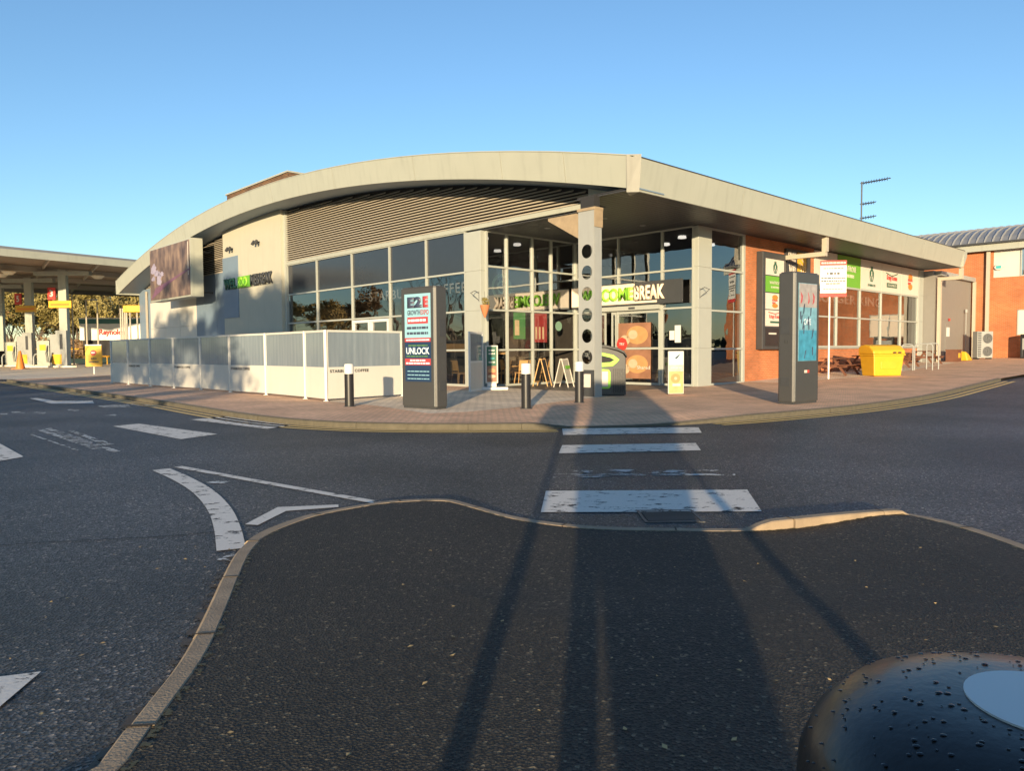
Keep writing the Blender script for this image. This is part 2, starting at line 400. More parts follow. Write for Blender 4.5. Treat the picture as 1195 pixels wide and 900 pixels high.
def strip(name, pl, d0, d1, zf, lift, mt, kind='structure'):
    a = offset(pl, d0); b = offset(pl, d1); mb = MB()
    vs_ = [(x, y, zf(x, y)+lift) for x, y in a] + [(x, y, zf(x, y)+lift) for x, y in b]; n = len(a)
    mb.add(vs_, [(i, i+1, n+i+1, n+i) for i in range(n-1)])
    o = mb.build(name, mt, kind=kind); return o
def flat_text(name, s, mt, parent, w, h, x, y, z, rz=0., bold=.0, depth=.012, space=1.0, mirror=False):
    """lettering fitted into w x h, its left lower corner at (x, y, z), reading along the wall"""
    cu = bpy.data.curves.new(name, 'FONT'); cu.body = s; cu.size = 1; cu.offset = bold; cu.space_character = space; cu.resolution_u = 3
    t = bpy.data.objects.new('tmp', cu); COL.objects.link(t)
    dg = bpy.context.evaluated_depsgraph_get(); me = bpy.data.meshes.new_from_object(t.evaluated_get(dg))
    bpy.data.objects.remove(t); bpy.data.curves.remove(cu)
    n = len(me.vertices); co = np.empty(n*3); me.vertices.foreach_get('co', co); co = co.reshape(-1, 3)
    mn = co.min(0); mxx = co.max(0); k = (co-mn)/np.maximum(mxx-mn, 1e-6)
    new = np.zeros_like(co); new[:, 0] = k[:, 0]*w; new[:, 2] = k[:, 1]*h
    me.vertices.foreach_set('co', new.ravel())
    bm = bmesh.new(); bm.from_mesh(me)
    bmesh.ops.remove_doubles(bm, verts=bm.verts, dist=1e-5)
    if depth:
        r_ = bmesh.ops.extrude_face_region(bm, geom=bm.faces[:])
        for e in r_['geom']:
            if isinstance(e, bmesh.types.BMVert): e.co.y -= depth
    bmesh.ops.recalc_face_normals(bm, faces=bm.faces); bm.to_mesh(me); bm.free()
    me.materials.clear(); me.materials.append(M[mt]); me.name = name
    o = bpy.data.objects.new(name, me); COL.objects.link(o); o.parent = parent; o.location = (x, y, z); o.rotation_euler = (0, 0, rz)
    return o

# ------------------------------------------------------------------ ground
gx = [-1500, -700, -350, -200, -140] + [-100+2*i for i in range(101)] + [140, 200, 350, 700, 1500]
gy = [-1500, -600, -250, -120, -60] + [-30+2*i for i in range(96)] + [200, 260, 400, 800, 2000]
mb = MB(); nx = len(gx)
mb.add([(x, y, zroad(max(-140, min(140, x)), max(-40, min(190, y)))-.004) for y in gy for x in gx],
       [(j*nx+i, j*nx+i+1, (j+1)*nx+i+1, (j+1)*nx+i) for j in range(len(gy)-1) for i in range(nx-1)])
mb.build('road', 'road', kind='structure')

kp = [(8,445.5),(60,454),(110,461),(160,468.5),(200,474.5),(235,481),(286,489.5),(339,496),(395,499.5),(450,501.3),(520,502),(590,501.5),
      (640,501),(700,500),(760,498),(820,494.5),(870,491),(919,486.8),(965,482.5),(1002,478.6),(1045,472.5),(1082,466.5),(1120,457.5),(1150,450),(1168,445)]
kerb = resample(smoothline([G(x, y, -.1) for x, y in kp], 2), .45)
# main pavement: behind the kerb, round the building
left0 = G(0, 441, 0); kr_end = kerb[-1]
pav_poly = offset(kerb, .05) + [(kr_end[0]+2.2, kr_end[1]+2.0), (kr_end[0]+9, kr_end[1]+5), (kr_end[0]+22, kr_end[1]+10), (60, 42), (60, 75), (-5, 75), (-22, 62), (-24.5, 52), (kerb[0][0]+1.5, kerb[0][1]+5), (kerb[0][0]+.3, kerb[0][1]+1.5)]
sheet('pavement', pav_poly, zpave, 'pav', 1.5)
JO = []
def kerbstones(name, pl, w, ztop, zbot, mt, stone=.9, gap=.003, side=1):
    mb = MB(); L = 0; seg = []; cur = [pl[0]]
    pl = resample(pl, .15)
    acc = 0; cur = [pl[0]]
    for a, b in zip(pl, pl[1:]):
        acc += math.dist(a, b); cur.append(b)
        if acc >= stone: seg.append(cur); cur = [b]; acc = 0
    if len(cur) > 1: seg.append(cur)
    for sg in seg:
        n = len(sg)
        t = Vector((sg[1][0]-sg[0][0], sg[1][1]-sg[0][1])).normalized()*gap
        t2 = Vector((sg[-1][0]-sg[-2][0], sg[-1][1]-sg[-2][1])).normalized()*gap
        dz = random.uniform(-.001, .001); dxy = random.uniform(-.007, .007)
        sg = [(sg[0][0]+t.x, sg[0][1]+t.y)] + sg[1:-1] + [(sg[-1][0]-t2.x, sg[-1][1]-t2.y)]
        prof = [(0, None), (0, -.022), (.022*side, 0), ((w-.01)*side, 0), (w*side, -.01), (w*side, None)]
        rows = [offset(sg, p[0]+dxy) for p in prof]
        k = len(mb.v)
        for i in range(n):
            for r_, p in zip(rows, prof):
                x, y = r_[i]; z = zbot(x, y)-.03 if p[1] is None else ztop(x, y)+p[1]+dz
                mb.v.append((x, y, z))
        m_ = len(prof)
        for i in range(n-1):
            for j in range(m_-1): mb.f.append((k+i*m_+j, k+(i+1)*m_+j, k+(i+1)*m_+j+1, k+i*m_+j+1))
        JO.append((offset(sg, 0)[-1], offset(sg, w*side)[-1], sg[-1]))
        mb.f.append(tuple(k+j for j in range(m_))); mb.f.append(tuple(k+(n-1)*m_+j for j in range(m_))[::-1])
    return mb.build(name, mt, kind='structure')
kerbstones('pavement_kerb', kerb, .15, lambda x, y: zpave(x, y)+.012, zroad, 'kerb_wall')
# pale paving apron by the glass and gravelly strip along the right wall
ap = [G(x, y) for x, y in [(385,469),(440,474),(500,483),(545,481),(600,476),(645,470),(712,462),(706,452),(680,447),(566,453),(552,455),(480,457),(385,459)]]
sheet('paving_apron', ap, zpave, 'flag', 1.0, .004)
sheet('wall_strip_paving', [tuple(bw(-.0, 8.6).xy), tuple(bw(-1.5, 8.9).xy), tuple(bw(-2.9, 14).xy), tuple(bw(-2.6, 20).xy), tuple(bw(-2.0, 29).xy), tuple(bw(-0, 29.3).xy)], zpave, 'flag', 1.0, .004)
# double yellow lines
i0 = min(range(len(kerb)), key=lambda i: abs(kerb[i][0]-.95)); i1 = min(range(len(kerb)), key=lambda i: abs(kerb[i][0]-3.95))
for a, b in ((0, i0), (i1, len(kerb))):
    for o_ in (.12, .36):
        strip('yellow_line', kerb[a:b], -o_-.13, -o_, zroad, .004, 'yellow')
# forecourt and grass on the left
sheet('forecourt', [(kerb[0][0]-.3, kerb[0][1]+2.5), (kerb[0][0]+1, kerb[0][1]+5), (-24, 52), (-22, 62), (-20, 80), (-60, 80), (-90, 74), (-90, 50), (kerb[0][0]-6, kerb[0][1]+4.0)], zroad, 'concrete', 2.0, .03)
sheet('grass_verge', [(-20, 81), (-60, 81), (-110, 75), (-150, 110), (-150, 190), (60, 190), (60, 120), (-10, 100)], zroad, 'grass', 5.0, .008)

# island in the foreground
isl_px = [(111,900),(162,832),(211.5,771.5),(242,711),(264,662),(278,641),(298,626),(321,616),(358,603),(400,594.5),(450,586.5),(490,584.3),(527,584),
          (552,589),(582,595),(614,601),(657,607),(700,610.5),(780,612),(850,613),(900,611),(943,606),(1000,601),(1054,597.5),(1085,603),(1113,609),(1150,620),(1195,635),(1260,660)]
isl = smoothline([G(x, y, -.05) for x, y in isl_px], 2)
a0 = isl[0]; isl = [(a0[0]-1.6, a0[1]-3.2), (a0[0]-.75, a0[1]-1.35)] + isl
isl = resample(isl, .12)
def zik(x, y):   # top of the island's kerb: dropped at the crossing, proud to its right
    base = -.028 - .048*sstep(-.7, .1, x)*sstep(2.15, 1.9, x)*sstep(3.8, 4.8, y)
    base += .022*sstep(1.92, 2.02, x)*sstep(3.42, 3.34, x)*sstep(5.0, 5.6, y)
    return base - .02*sstep(3.36, 3.45, x)
JO.clear(); kerbstones('island_kerb', isl, .112, zik, zroad, 'kerb', side=-1)
mb = MB()
for a, b, c in JO:
    ax, bx = Vector(a), Vector(b); t_ = (bx-ax).orthogonal().normalized()*.006; q = [ax-t_, bx-t_*1.5, bx+t_, ax+t_*1.6]
    mb.add([(p.x, p.y, zik(p.x, p.y)+.0035) for p in q], [(0,1,2,3)])
mb.build('kerb_joints', 'joint', kind='structure')
sheet('island_path', offset(isl, -.098) + [(9, 3.2), (9, -6), (-3.2, -6)], zisl, 'island', .6)

# road markings (each a sheet 4 mm over the road)
def marking(px, mt='white', name='road_marking', lift=.004):
    return sheet(name, [G(x, y, -.1) for x, y in px], zroad, mt, 1.0, lift)
marking([(656,500.5),(815,499),(819,505.5),(657,508)])
marking([(656,520),(812,517.5),(818,526),(652,529.5)])
marking([(646,548),(850,549),(858,556),(645,558)], 'whitew')
marking([(646,553.5),(858,553.5),(858,555.5),(646,555.8)], 'whitef')
marking([(637,573.5),(872,572),(889,597.5),(631,598.5)])
marking([(222,490),(264,486.5),(339,496.5),(312,501)])
marking([(132,497.8),(162,494.8),(254,507),(211,513)])
for q in [((44,502.5),(50,501.5),(120,524),(108,524.5)), ((50,500.2),(58,499.4),(141,527),(131,528)), ((78,502.5),(84,502.3),(134,519),(122,520)), ((33,507),(36,506.6),(92,525.5),(88,526))]: marking(q, 'whitef')
marking([(62,505),(74,504),(124,521),(100,522)], 'whitew')
marking([(-70,512),(0,518),(28,533.5),(0,538.4),(-60,546)])
marking([(-60,800),(0,791),(48,785),(0,826),(-90,860)])
marking([(34,465),(44,464.8),(66,468.3),(108,468),(110,471),(60,471.3)])
for a in [((82,477.5),(96,479.5),(92,481),(78,479)), ((112,474),(150,471.8),(152,475),(125,476.5)), ((40,481),(54,481.5),(52,483.2),(38,482.6)),
          ((0,482.5),(9,482.7),(8,484),(0,484)), ((155,471.5),(185,474),(178,475.3),(150,473)), ((126,483.5),(137,484.2),(134,486),(123,485.2)), ((14,480.5),(30,481),(29,482.4),(13,481.9))]:
    marking(a, 'whitef')
m1 = smoothline([G(x, y, -.1) for x, y in [(188,548.2),(213,559),(238,573.5),(257,594),(266,617),(270,642)]], 2)
strip('road_marking', m1, -.105, .105, zroad, .004, 'white')
strip('road_marking', [G(x, y, -.1) for x, y in [(262,655),(283,646)]], -.07, .07, zroad, .004, 'whitef')
strip('road_marking', [G(x, y, -.1) for x, y in [(208,545),(300,562),(370,574.5),(440,587)]], -.055, .055, zroad, .004, 'white')
marking([(286,612.6),(324,592.5),(395,589.5),(395,592.5),(334,597),(301,613.5)])
marking([(241,563.7),(254,561),(269,562),(259,565.8)], 'whitef')
# crack across the near road
strip('road_crack', resample(smoothline([G(x, y, -.1) for x, y in [(-40,640),(40,634),(120,630),(190,627),(262,620)]], 1), .2), -.008, .008, zroad, .003, 'void')

M['dirt'] = worn_paint('kerb_dirt', (.085, .06, .035), 0, .50, scale=9.)
M['dirt2'] = worn_paint('kerb_moss', (.10, .085, .03), 0, .53, scale=14.)
strip('kerb_dirt', isl, .0, .07, zroad, .003, 'dirt'); strip('kerb_moss', offset(isl, -.112), -.035, .0, zisl, .005, 'dirt2')
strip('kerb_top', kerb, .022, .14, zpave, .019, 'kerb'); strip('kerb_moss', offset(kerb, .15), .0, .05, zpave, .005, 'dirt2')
# drain grate
dg = [G(x, y, -.1) for x, y in [(747,596),(811,595.5),(817,609),(749,610.5)]]
dgx = sum(p[0] for p in dg)/4; dgy = sum(p[1] for p in dg)/4
t = thing('drain_grate', 'dark cast iron drain grate set in the road at the crossing kerb', 'drain', (dgx, dgy, -.111))
box('pit', 'void', t, -.235, .235, -.22, .22, -.02, .006)
mb = MB().box(-.26, .26, -.245, -.215, 0, .016).box(-.26, .26, .215, .245, 0, .016).box(-.26, -.235, -.215, .215, 0, .016).box(.235, .26, -.215, .215, 0, .016)
mb.build('frame', 'dark', t)
mb = MB()
for i in range(9):
    y = -.19+i*.046; mb.hexa([(-.225, y, .008), (.225, y-.03, .008), (.225, y-.012, .008), (-.225, y+.018, .008)], [(-.225, y, .018), (.225, y-.03, .018), (.225, y-.012, .018), (-.225, y+.018, .018)])
mb.build('bars', 'dark', t)

# scattered leaves and litter specks
mb = MB()
for i in range(170):
    x = random.uniform(-3.5, 4.5); y = random.uniform(1.7, 6.0); s_ = random.uniform(.004, .011); a = random.uniform(0, 6.28)
    onisl = False
    px = x; 
    z = zisl(x, y)+.004
    if y > 5.4 or x < -1.2: z = zroad(x, y)+.004
    mb.add([(x+s_*math.cos(a+k*1.57)*(1 if k % 2 else 1.6), y+s_*math.sin(a+k*1.57)*(1 if k % 2 else 1.6), z+random.uniform(0, .006)) for k in range(4)], [(0,1,2,3)])
o = mb.build('fallen_leaves', mat('leaf_litter', (.42, .30, .14), .8, var=.5, vscale=9), kind='stuff'); o['label'] = 'tiny fallen leaves and specks scattered on the tarmac'

# ------------------------------------------------------------------ the service building (local x = along the right wall, local y = along the left wall)
B = thing('service_building', 'long low service building with curved cream roof edge, louvred gable and glazed corner entrance', 'building', (P0[0], P0[1], 0), BROT)
def zb(y): return 5.92 + 2.97*(1-((y-21.85)/24.15)**2)
def pyz(mb, poly, x0, x1):   # outline in y-z extruded in x
    n = len(poly); k = len(mb.v)
    mb.v += [(x0, p[0], p[1]) for p in poly] + [(x1, p[0], p[1]) for p in poly]
    mb.f.append(tuple(k+i for i in range(n))); mb.f.append(tuple(k+n+i for i in range(n))[::-1])
    for i in range(n):
        j = (i+1) % n; mb.f.append((k+i, k+n+i, k+n+j, k+j))
    return mb
def arcband(mb, y0, y1, x0, x1, lo, hi, n=12):
    for i in range(n):
        a = y0+(y1-y0)*i/n; b = y0+(y1-y0)*(i+1)/n
        mb.hexa([(x0,a,zb(a)+lo),(x1,a,zb(a)+lo),(x1,b,zb(b)+lo),(x0,b,zb(b)+lo)], [(x0,a,zb(a)+hi),(x1,a,zb(a)+hi),(x1,b,zb(b)+hi),(x0,b,zb(b)+hi)])
    return mb
# roof
roof = arcband(MB(), -2.2, 45.9, -1.45, 29.5, .70, .80, 40).build('roof', 'roof', B)
ys = [-2.12, .35, 3.2, 8.1, 14.1, 20.1, 26.1, 32.1, 38.1, 46.0]
for a, b in zip(ys, ys[1:]):
    mb = MB(); n = 6
    for i in range(n):
        c = a+.013+(b-a-.026)*i/n; d = a+.013+(b-a-.026)*(i+1)/n
        mb.hexa([(-1.50,c,zb(c)),(-1.45,c,zb(c)),(-1.45,d,zb(d)),(-1.50,d,zb(d))], [(-1.64,c,zb(c)+.90),(-1.45,c,zb(c)+.90),(-1.45,d,zb(d)+.90),(-1.64,d,zb(d)+.90)])
    mb.build('fascia_panel', 'cream', B)
arcband(MB(), -2.2, 46.0, -1.47, -1.40, .02, .86, 30).build('fascia_backing', 'void', B)
arcband(MB(), -2.3, 45.9, -1.66, -1.44, .90, .93, 30).build('fascia_capping', 'cream', B)
arcband(MB(), -2.2, 45.9, -1.46, .02, .03, .07, 30).build('gable_soffit', 'bluegrey', B)
box('fascia_end', 'cream', B, -1.64, .9, 45.95, 46.1, 5.85, 6.9)
# eaves fascia along the right wall, leaning a little outwards, with corner piece
xs = [-1.42, 4.5, 10.5, 16.5, 22.5, 28.9]
for a, b in zip(xs, xs[1:]):
    MB().hexa([(a+.008,-2.16,5.92),(b-.008,-2.16,5.92),(b-.008,-2.10,5.92),(a+.008,-2.10,5.92)], [(a+.008,-2.32,6.82),(b-.008,-2.32,6.82),(b-.008,-2.10,6.82),(a+.008,-2.10,6.82)]).build('fascia_panel', 'cream', B)
MB().hexa([(-1.66,-2.10,5.84),(-1.42,-2.36,5.84),(-1.40,-2.05,5.78),(-1.45,-2.05,5.78)], [(-1.72,-2.14,6.88),(-1.42,-2.44,6.88),(-1.40,-2.05,6.90),(-1.45,-2.05,6.90)]).build('fascia_corner', 'corner', B)
box('fascia_capping', 'dark', B, -1.5, 29.0, -2.34, -2.08, 6.82, 6.85)
MB().prism([(28.9,5.92),(29.5,6.55),(29.5,6.82),(28.9,6.82)], -2.3, -2.1).build('fascia_end', 'cream', B)
box('fascia_backing', 'void', B, -1.42, 28.8, -2.10, -2.04, 5.94, 6.8)
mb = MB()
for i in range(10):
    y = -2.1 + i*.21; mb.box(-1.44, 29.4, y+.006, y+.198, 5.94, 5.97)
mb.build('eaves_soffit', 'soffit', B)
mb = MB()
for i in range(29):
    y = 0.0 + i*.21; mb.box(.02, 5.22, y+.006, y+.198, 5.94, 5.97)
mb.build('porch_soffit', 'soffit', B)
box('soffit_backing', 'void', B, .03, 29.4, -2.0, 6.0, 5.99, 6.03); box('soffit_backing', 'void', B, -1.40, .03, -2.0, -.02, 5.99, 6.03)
for x, y in ((1.5, 1.3), (3.7, 1.3), (1.5, 4.0), (3.7, 4.0)):
    MB().lathe([(.11, 5.915), (.11, 5.94)], 16, (x, y)).build('downlight', 'steelw', B)
# gable
mb = pyz(MB(), [(-2.0,6.05)]+[(y, zb(y)+.02) for y in np.linspace(-2.0, 45.5, 30)]+[(45.5,6.05)], .06, .16); mb.build('gable_board', 'void', B)
def slats(y0, y1, z0, z1=20., name='louvre', mt='slat'):
    mb = MB(); z = z0
    while z < min(z1, 8.85):
        a, b = y0, y1
        if z+.12 > zb(a):
            while a < b and zb(a) < z+.12: a += .03
        if z+.12 > zb(b):
            while b > a and zb(b) < z+.12: b -= .03
        if b-a > .15:
            mb.hexa([(-.07,a,z),(-.045,a,z),(-.045,b,z),(-.07,b,z)], [(-.02,a,z+.06),(.005,a,z+.06),(.005,b,z+.06),(-.02,b,z+.06)])
        z += .112
    return mb.build(name, mt, B)
slats(.70, 21.72, 6.18); slats(29.35, 33.4, 7.2); slats(29.35, 33.4, 6.35, 7.2); slats(36, 45.4, 6.2)
box('gable_lintel', 'cream', B, -.10, .06, .68, 21.75, 6.0, 6.16)
pyz(MB(), [(.68,6.05),(-1.0,6.05),(-1.0,6.16),(.68,6.62)], -.06, .06).build('gable_corner_beam', 'cream', B)
box('gable_soffit_infill', 'bluegrey', B, .02, .06, -2.0, .66, 6.1, 6.9)
# tower and the cladding to its left
top = [(y, zb(y)+.02) for y in np.linspace(21.78, 29.3, 8)]
pyz(MB(), [(21.78,0)]+top+[(29.3,0)], -.30, .05).build('rendered_tower', 'creamr', B)
pyz(MB(), [(21.60,0),(21.60,zb(21.6)),(21.78,zb(21.78)),(21.78,0)], -.12, .05).build('tower_edge', 'frame', B)
box('blue_panel', 'bluegrey', B, -.335, -.30, 27.15, 29.32, 3.45, 7.05)
for y, z in ((27.9, 7.45), (24.35, 7.45)):
    sp = box('spotlight', 'dark', B, -.62, -.30, y-.05, y+.05, z+.02, z+.08)
    for s_ in (-.18, .18): MB().tube([(-.62, y+s_-.0, z-.1), (-.50, y+s_, z+.12)], [.09, .07], 10).build('lamp_head', 'dark', sp)
    box('bracket', 'dark', sp, -.60, -.52, y-.2, y+.2, z, z+.04)
yy = 29.3
for k, (a, b, mt) in enumerate([(29.3,31.0,'bluegrey'),(31.0,33.0,'bluegrey'),(33.0,34.4,'bluegrey')]):
    box('cladding_panel', mt, B, -.05, .05, a+.01, b-.01, 0, 6.3)
box('cladding_trim', 'slat', B, -.08, .05, 29.3, 34.4, 6.3, 6.36)
for a, b in ((34.4,37.4),(37.4,40.4),(40.4,43.4)):
    box('pale_panel', 'screenp', B, -.07, .05, a+.012, b-.012, 0, 3.2); box('pale_panel', 'screenp', B, -.07, .05, a+.012, b-.012, 3.212, 5.1)
box('cladding_panel', 'bluegrey', B, -.04, .05, 43.4, 46.0, 0, 6.2)
box('cladding_panel', 'greyclad', B, -.04, .05, 34.4, 43.4, 5.1, 6.2)
box('end_wall', 'greyclad', B, .05, 26, 45.9, 46.0, 0, 5.9)
box('gutter_pipe', 'slat', B, -.22, -.10, 43.9, 44.02, 0, 6.0)
# banner box
bb = thing('banner_box', 'big projecting box carrying a brown picture banner at the far left end of the building', 'banner', (P0[0], P0[1], 0), BROT)
box('frame_box', 'cream', bb, -1.84, -1.12, 30.3, 37.6, 4.80, 8.30)
for y in (31.6, 34, 36.4):
    for z in (5.1, 7.6): box('support_arm', 'dark', bb, -1.12, -.07, y-.06, y+.06, z, z+.1)
def bannermat():
    m_, n, l, b = newmat('banner_print'); tc = n.new('ShaderNodeTexCoord')
    mp = n.new('ShaderNodeMapping'); mp.inputs['Scale'].default_value = (.5, .8, .45); l.new(tc.outputs['Object'], mp.inputs[0])
    a = n.new('ShaderNodeTexNoise'); a.inputs['Scale'].default_value = 2.2; a.inputs['Detail'].default_value = 5; l.new(mp.outputs[0], a.inputs['Vector'])
    cr = n.new('ShaderNodeValToRGB'); e = cr.color_ramp.elements
    e[0].position = .3; e[0].color = (.055,.04,.045,1); e[1].position = .7; e[1].color = (.27,.19,.145,1)
    x = e.new(.5); x.color = (.15,.105,.09,1)
    l.new(a.outputs['Fac'], cr.inputs[0]); l.new(cr.outputs[0], b.inputs['Base Color']); b.inputs['Roughness'].default_value = .55
    return m_
M['banner'] = bannermat(); M['lilac'] = mat('banner_lilac', (.30,.27,.36), .6, var=.5, vscale=2); M['plum'] = mat('banner_plum', (.16,.08,.13), .6, var=.4)
box('banner_face', 'banner', bb, -1.87, -1.84, 30.45, 37.5, 4.9, 8.2)
mb = MB()
for y, z, a, h in ((36.8,6.9,.5,.35),(36.2,6.6,.45,.2),(35.8,6.2,.4,.45),(35.3,6.5,.35,.15),(36.9,6.3,.35,.15)):
    n = 16; pyz(mb, [(y+a*math.cos(6.283*i/n)*(1+.3*math.sin(3*i)), z+h*math.sin(6.283*i/n)*(1+.25*math.cos(5*i))) for i in range(n)], -1.875, -1.868)
mb.build('banner_picture', 'lilac', bb)
mb = MB()
for k in range(5): pyz(mb, [(37.4-k*.2,4.95+.15*k),(37.4-k*.2,5.05+.15*k),(33.2-k*.7,6.1+.1*k),(33.2-k*.7,6.0+.1*k)], -1.878-.001*k, -1.868)
mb.build('banner_picture', 'plum', bb)
box('banner_edge', 'scrwhite' if 0 else 'signw', bb, -1.88, -1.865, 30.62, 30.70, 6.1, 8.1)

# glazed walls
def curtain(name, x, y, rz, s, z, skip=(), mats={}, bar=.07, dep=.13, joint=0):
    fr = bpy.data.objects.new(name, None)
    mb = MB()
    for i, a in enumerate(s):
        mb.box(a-bar/2, a+bar/2, -dep/2, dep/2, z[0], z[-1])
    for j, c in enumerate(z):
        for i in range(len(s)-1):
            if ('t', i, j) in skip: continue
            h = bar if 0 < j < len(z)-1 else .09
            zz = c if j else c+.045
            mb.box(s[i]+bar/2+.001, s[i+1]-bar/2-.001, -dep/2+.008, dep/2-.008, zz-h/2, zz+h/2)
    o = mb.build(name, 'frame', B); o.location = (x, y, 0); o.rotation_euler = (0, 0, rz)
    for i in range(len(s)-1):
        for j in range(len(z)-1):
            if (i, j) in skip: continue
            p = MB().add([(s[i]+bar/2-.002, .015, z[j]), (s[i+1]-bar/2+.002, .015, z[j]), (s[i+1]-bar/2+.002, .015, z[j+1]), (s[i]+bar/2-.002, .015, z[j+1])], [(0,1,2,3)])
            p.build('glass_pane', mats.get((i, j), mats.get(j, 'glass')), o)
    return o
LW = curtain('glazed_wall', 0, 21.75, R(-90), [.03, 3.25, 6.55, 9.65, 12.3, 14.8], [0, 1.42, 2.92, 4.43, 6.0], skip={(2, 0), (2, 1), ('t', 2, 1)}, mats={3: 'spandrel'})
d = MB()
for a in (6.6, 8.12): d.box(a, a+.1, -.09, .06, 0.0, 2.85).box(a+1.34, a+1.44, -.09, .06, 0, 2.85).box(a+.1, a+1.34, -.09, .06, 2.72, 2.85).box(a+.1, a+1.34, -.09, .06, 0, .12)
d = d.build('patio_door', 'wh', B); d.location = (0, 21.75, 0); d.rotation_euler = (0, 0, R(-90))
MB().add([(6.7,0,.1),(9.5,0,.1),(9.5,0,2.8),(6.7,0,2.8)], [(0,1,2,3)]).build('glass_pane', 'glass', d)
def colbox(name, x0, x1, y0, y1, z1):
    mb = MB(); zs = [0, 1.42, 2.92, 4.43, z1]
    for a, b in zip(zs, zs[1:]): mb.box(x0, x1, y0, y1, a+.006, b-.006)
    mb.box(x0+.02, x1-.02, y0+.02, y1-.02, 0, z1-.01)
    return mb.build(name, 'frame', B, bevel=.012)
colbox('corner_column', -.08, .14, 5.99, 6.90, 5.94)
colbox('corner_column', 5.20, 6.10, -.10, .12, 5.94)
AW = curtain('glazed_wall', 0.14, 5.95, 0, [.03, 1.08, 2.49, 3.59, 5.06], [0, 1.42, 2.95, 4.6, 5.93], mats={0: 'glassc', 1: 'glassc', 2: 'glassm', 3: 'glassm'})
BW = curtain('glazed_wall', 5.24, 5.95, R(-90), [.05, .95, 2.33, 4.44, 5.82], [0, 1.42, 2.95, 4.38, 5.93], skip={(1, 0), (1, 1), (2, 0), (2, 1), ('t', 1, 1), ('t', 2, 1)})
RW = curtain('glazed_wall', 6.10, 0, 0, [.03, 2.45], [0, 1.40, 2.85, 4.42, 5.93])
WW = curtain('glazed_wall', 14.9, 0, 0, [.03, 2.5, 5.3, 8.1, 11.0, 13.72], [1.42, 2.88, 4.35])
# sliding entrance doors with printed pictures
dr = MB().box(.98, 4.42, -.22, -.07, 2.95, 3.12).build('door_header', 'frame', B); dr.location = (5.24, 5.95, 0); dr.rotation_euler = (0, 0, R(-90))
MB().box(3.0, 3.3, -.24, -.22, 2.99, 3.07).build('door_sensor', 'dark', dr)
for a, b in ((1.02, 1.75), (2.05, 2.3), (2.35, 4.4)):
    sd = MB().box(a, a+.06, -.12, -.06, 0, 2.9).box(b-.06, b, -.12, -.06, 0, 2.9).box(a+.06, b-.06, -.12, -.06, 1.40, 1.48).box(a+.06, b-.06, -.12, -.06, 2.82, 2.9).box(a+.06, b-.06, -.12, -.06, 0, .1).build('sliding_door', 'frame', B)
    sd.location = (5.24, 5.95, 0); sd.rotation_euler = (0, 0, R(-90))
    MB().add([(a+.05,-.09,.05),(b-.05,-.09,.05),(b-.05,-.09,2.85),(a+.05,-.09,2.85)], [(0,1,2,3)]).build('glass_pane', 'glass', sd)
M['burg1'] = mat('poster_brown', (.27,.13,.075), .5, var=.45, vscale=2.5); M['burg2'] = mat('poster_bun', (.46,.25,.10), .5, var=.25, vscale=5); M['burg3'] = mat('poster_pale', (.50,.38,.25), .5, var=.25, vscale=7); M['meat'] = mat('poster_meat', (.25,.07,.03), .5, var=.4, vscale=9)
for z0, z1 in ((.25, 1.39), (1.49, 2.45)):
    ps = MB().box(2.42, 4.0, -.135, -.125, z0, z1).build('door_poster', 'burg1', sd); cz = (z0+z1)/2
    MB().disc(3.35, cz, .52, -.142, -.136, rz=.36).build('picture', 'burg2', ps); MB().disc(3.15, cz+.02, .22, -.150, -.143, rz=.18).build('picture', 'burg3', ps)
    MB().disc(2.75, cz-.2, .24, -.142, -.136, rz=.2).build('picture', 'burg3', ps)
flat_text('lettering', 'Shared', 'signw', sd, .62, .14, 3.35, -.15, .62, depth=.005, bold=.01)
MB().disc(2.62, 1.62, .27, -.165, -.15, n=8).build('sticker', 'red', sd); flat_text('lettering', 'TRY', 'wh', sd, .26, .10, 2.49, -.168, 1.57, depth=.004)
box('strip', 'teal', sd, 2.36, 2.66, -.16, -.15, .1, 1.34)
box('notice', 'wh', BW, 4.78, 5.0, -.02, -.01, 1.75, 2.1); box('notice', 'wh', BW, 5.02, 5.28, -.02, -.01, 1.65, 2.3)
# fascia sign over the entrance
sg = MB().box(.05, 5.5, -.30, -.2, 3.14, 4.02).build('sign_board', 'dark', B); sg.location = (5.24, 5.95, 0); sg.rotation_euler = (0, 0, R(-90))
MB().box(.07, 3.35, -.312, -.301, 3.2, 3.98).box(3.35, 4.40, -.312, -.301, 3.2, 3.28).build('sign_panel', 'signc', sg)
flat_text('lettering', 'WELCOME', 'lime', sg, 2.75, .52, .55, -.318, 3.33, bold=.03, depth=.06)
flat_text('lettering', 'BREAK', 'signc', sg, 1.42, .56, 3.36, -.318, 3.32, bold=.035, depth=.07)
# tower sign
tsg = MB().box(0, 6.4, .001, .01, 5.12, 5.13).build('sign_rail', 'dark', B); tsg.location = (-.345, 29.1, 0); tsg.rotation_euler = (0, 0, R(-90))
flat_text('lettering', 'WEL', 'dgreen', tsg, 1.75, .62, .08, -.02, 5.14, bold=.05, depth=.06)
MB().box(1.95, 3.65, -.03, -.0, 5.14, 5.78).build('sign_panel', 'green', tsg)
flat_text('lettering', 'CO', 'lime', tsg, 1.2, .58, 2.1, -.035, 5.17, bold=.04, depth=.04)
flat_text('lettering', 'MEBREAK', 'dark', tsg, 2.7, .62, 3.72, -.02, 5.16, bold=.04, depth=.06)
# coffee shop lettering inside the glass of the left wing
flat_text('window_lettering', 'STARBUCKS COFFEE', 'signw', B, 6.9, .42, .14, 14.0, 3.68, rz=R(-90), bold=.012, depth=.02, space=1.15)
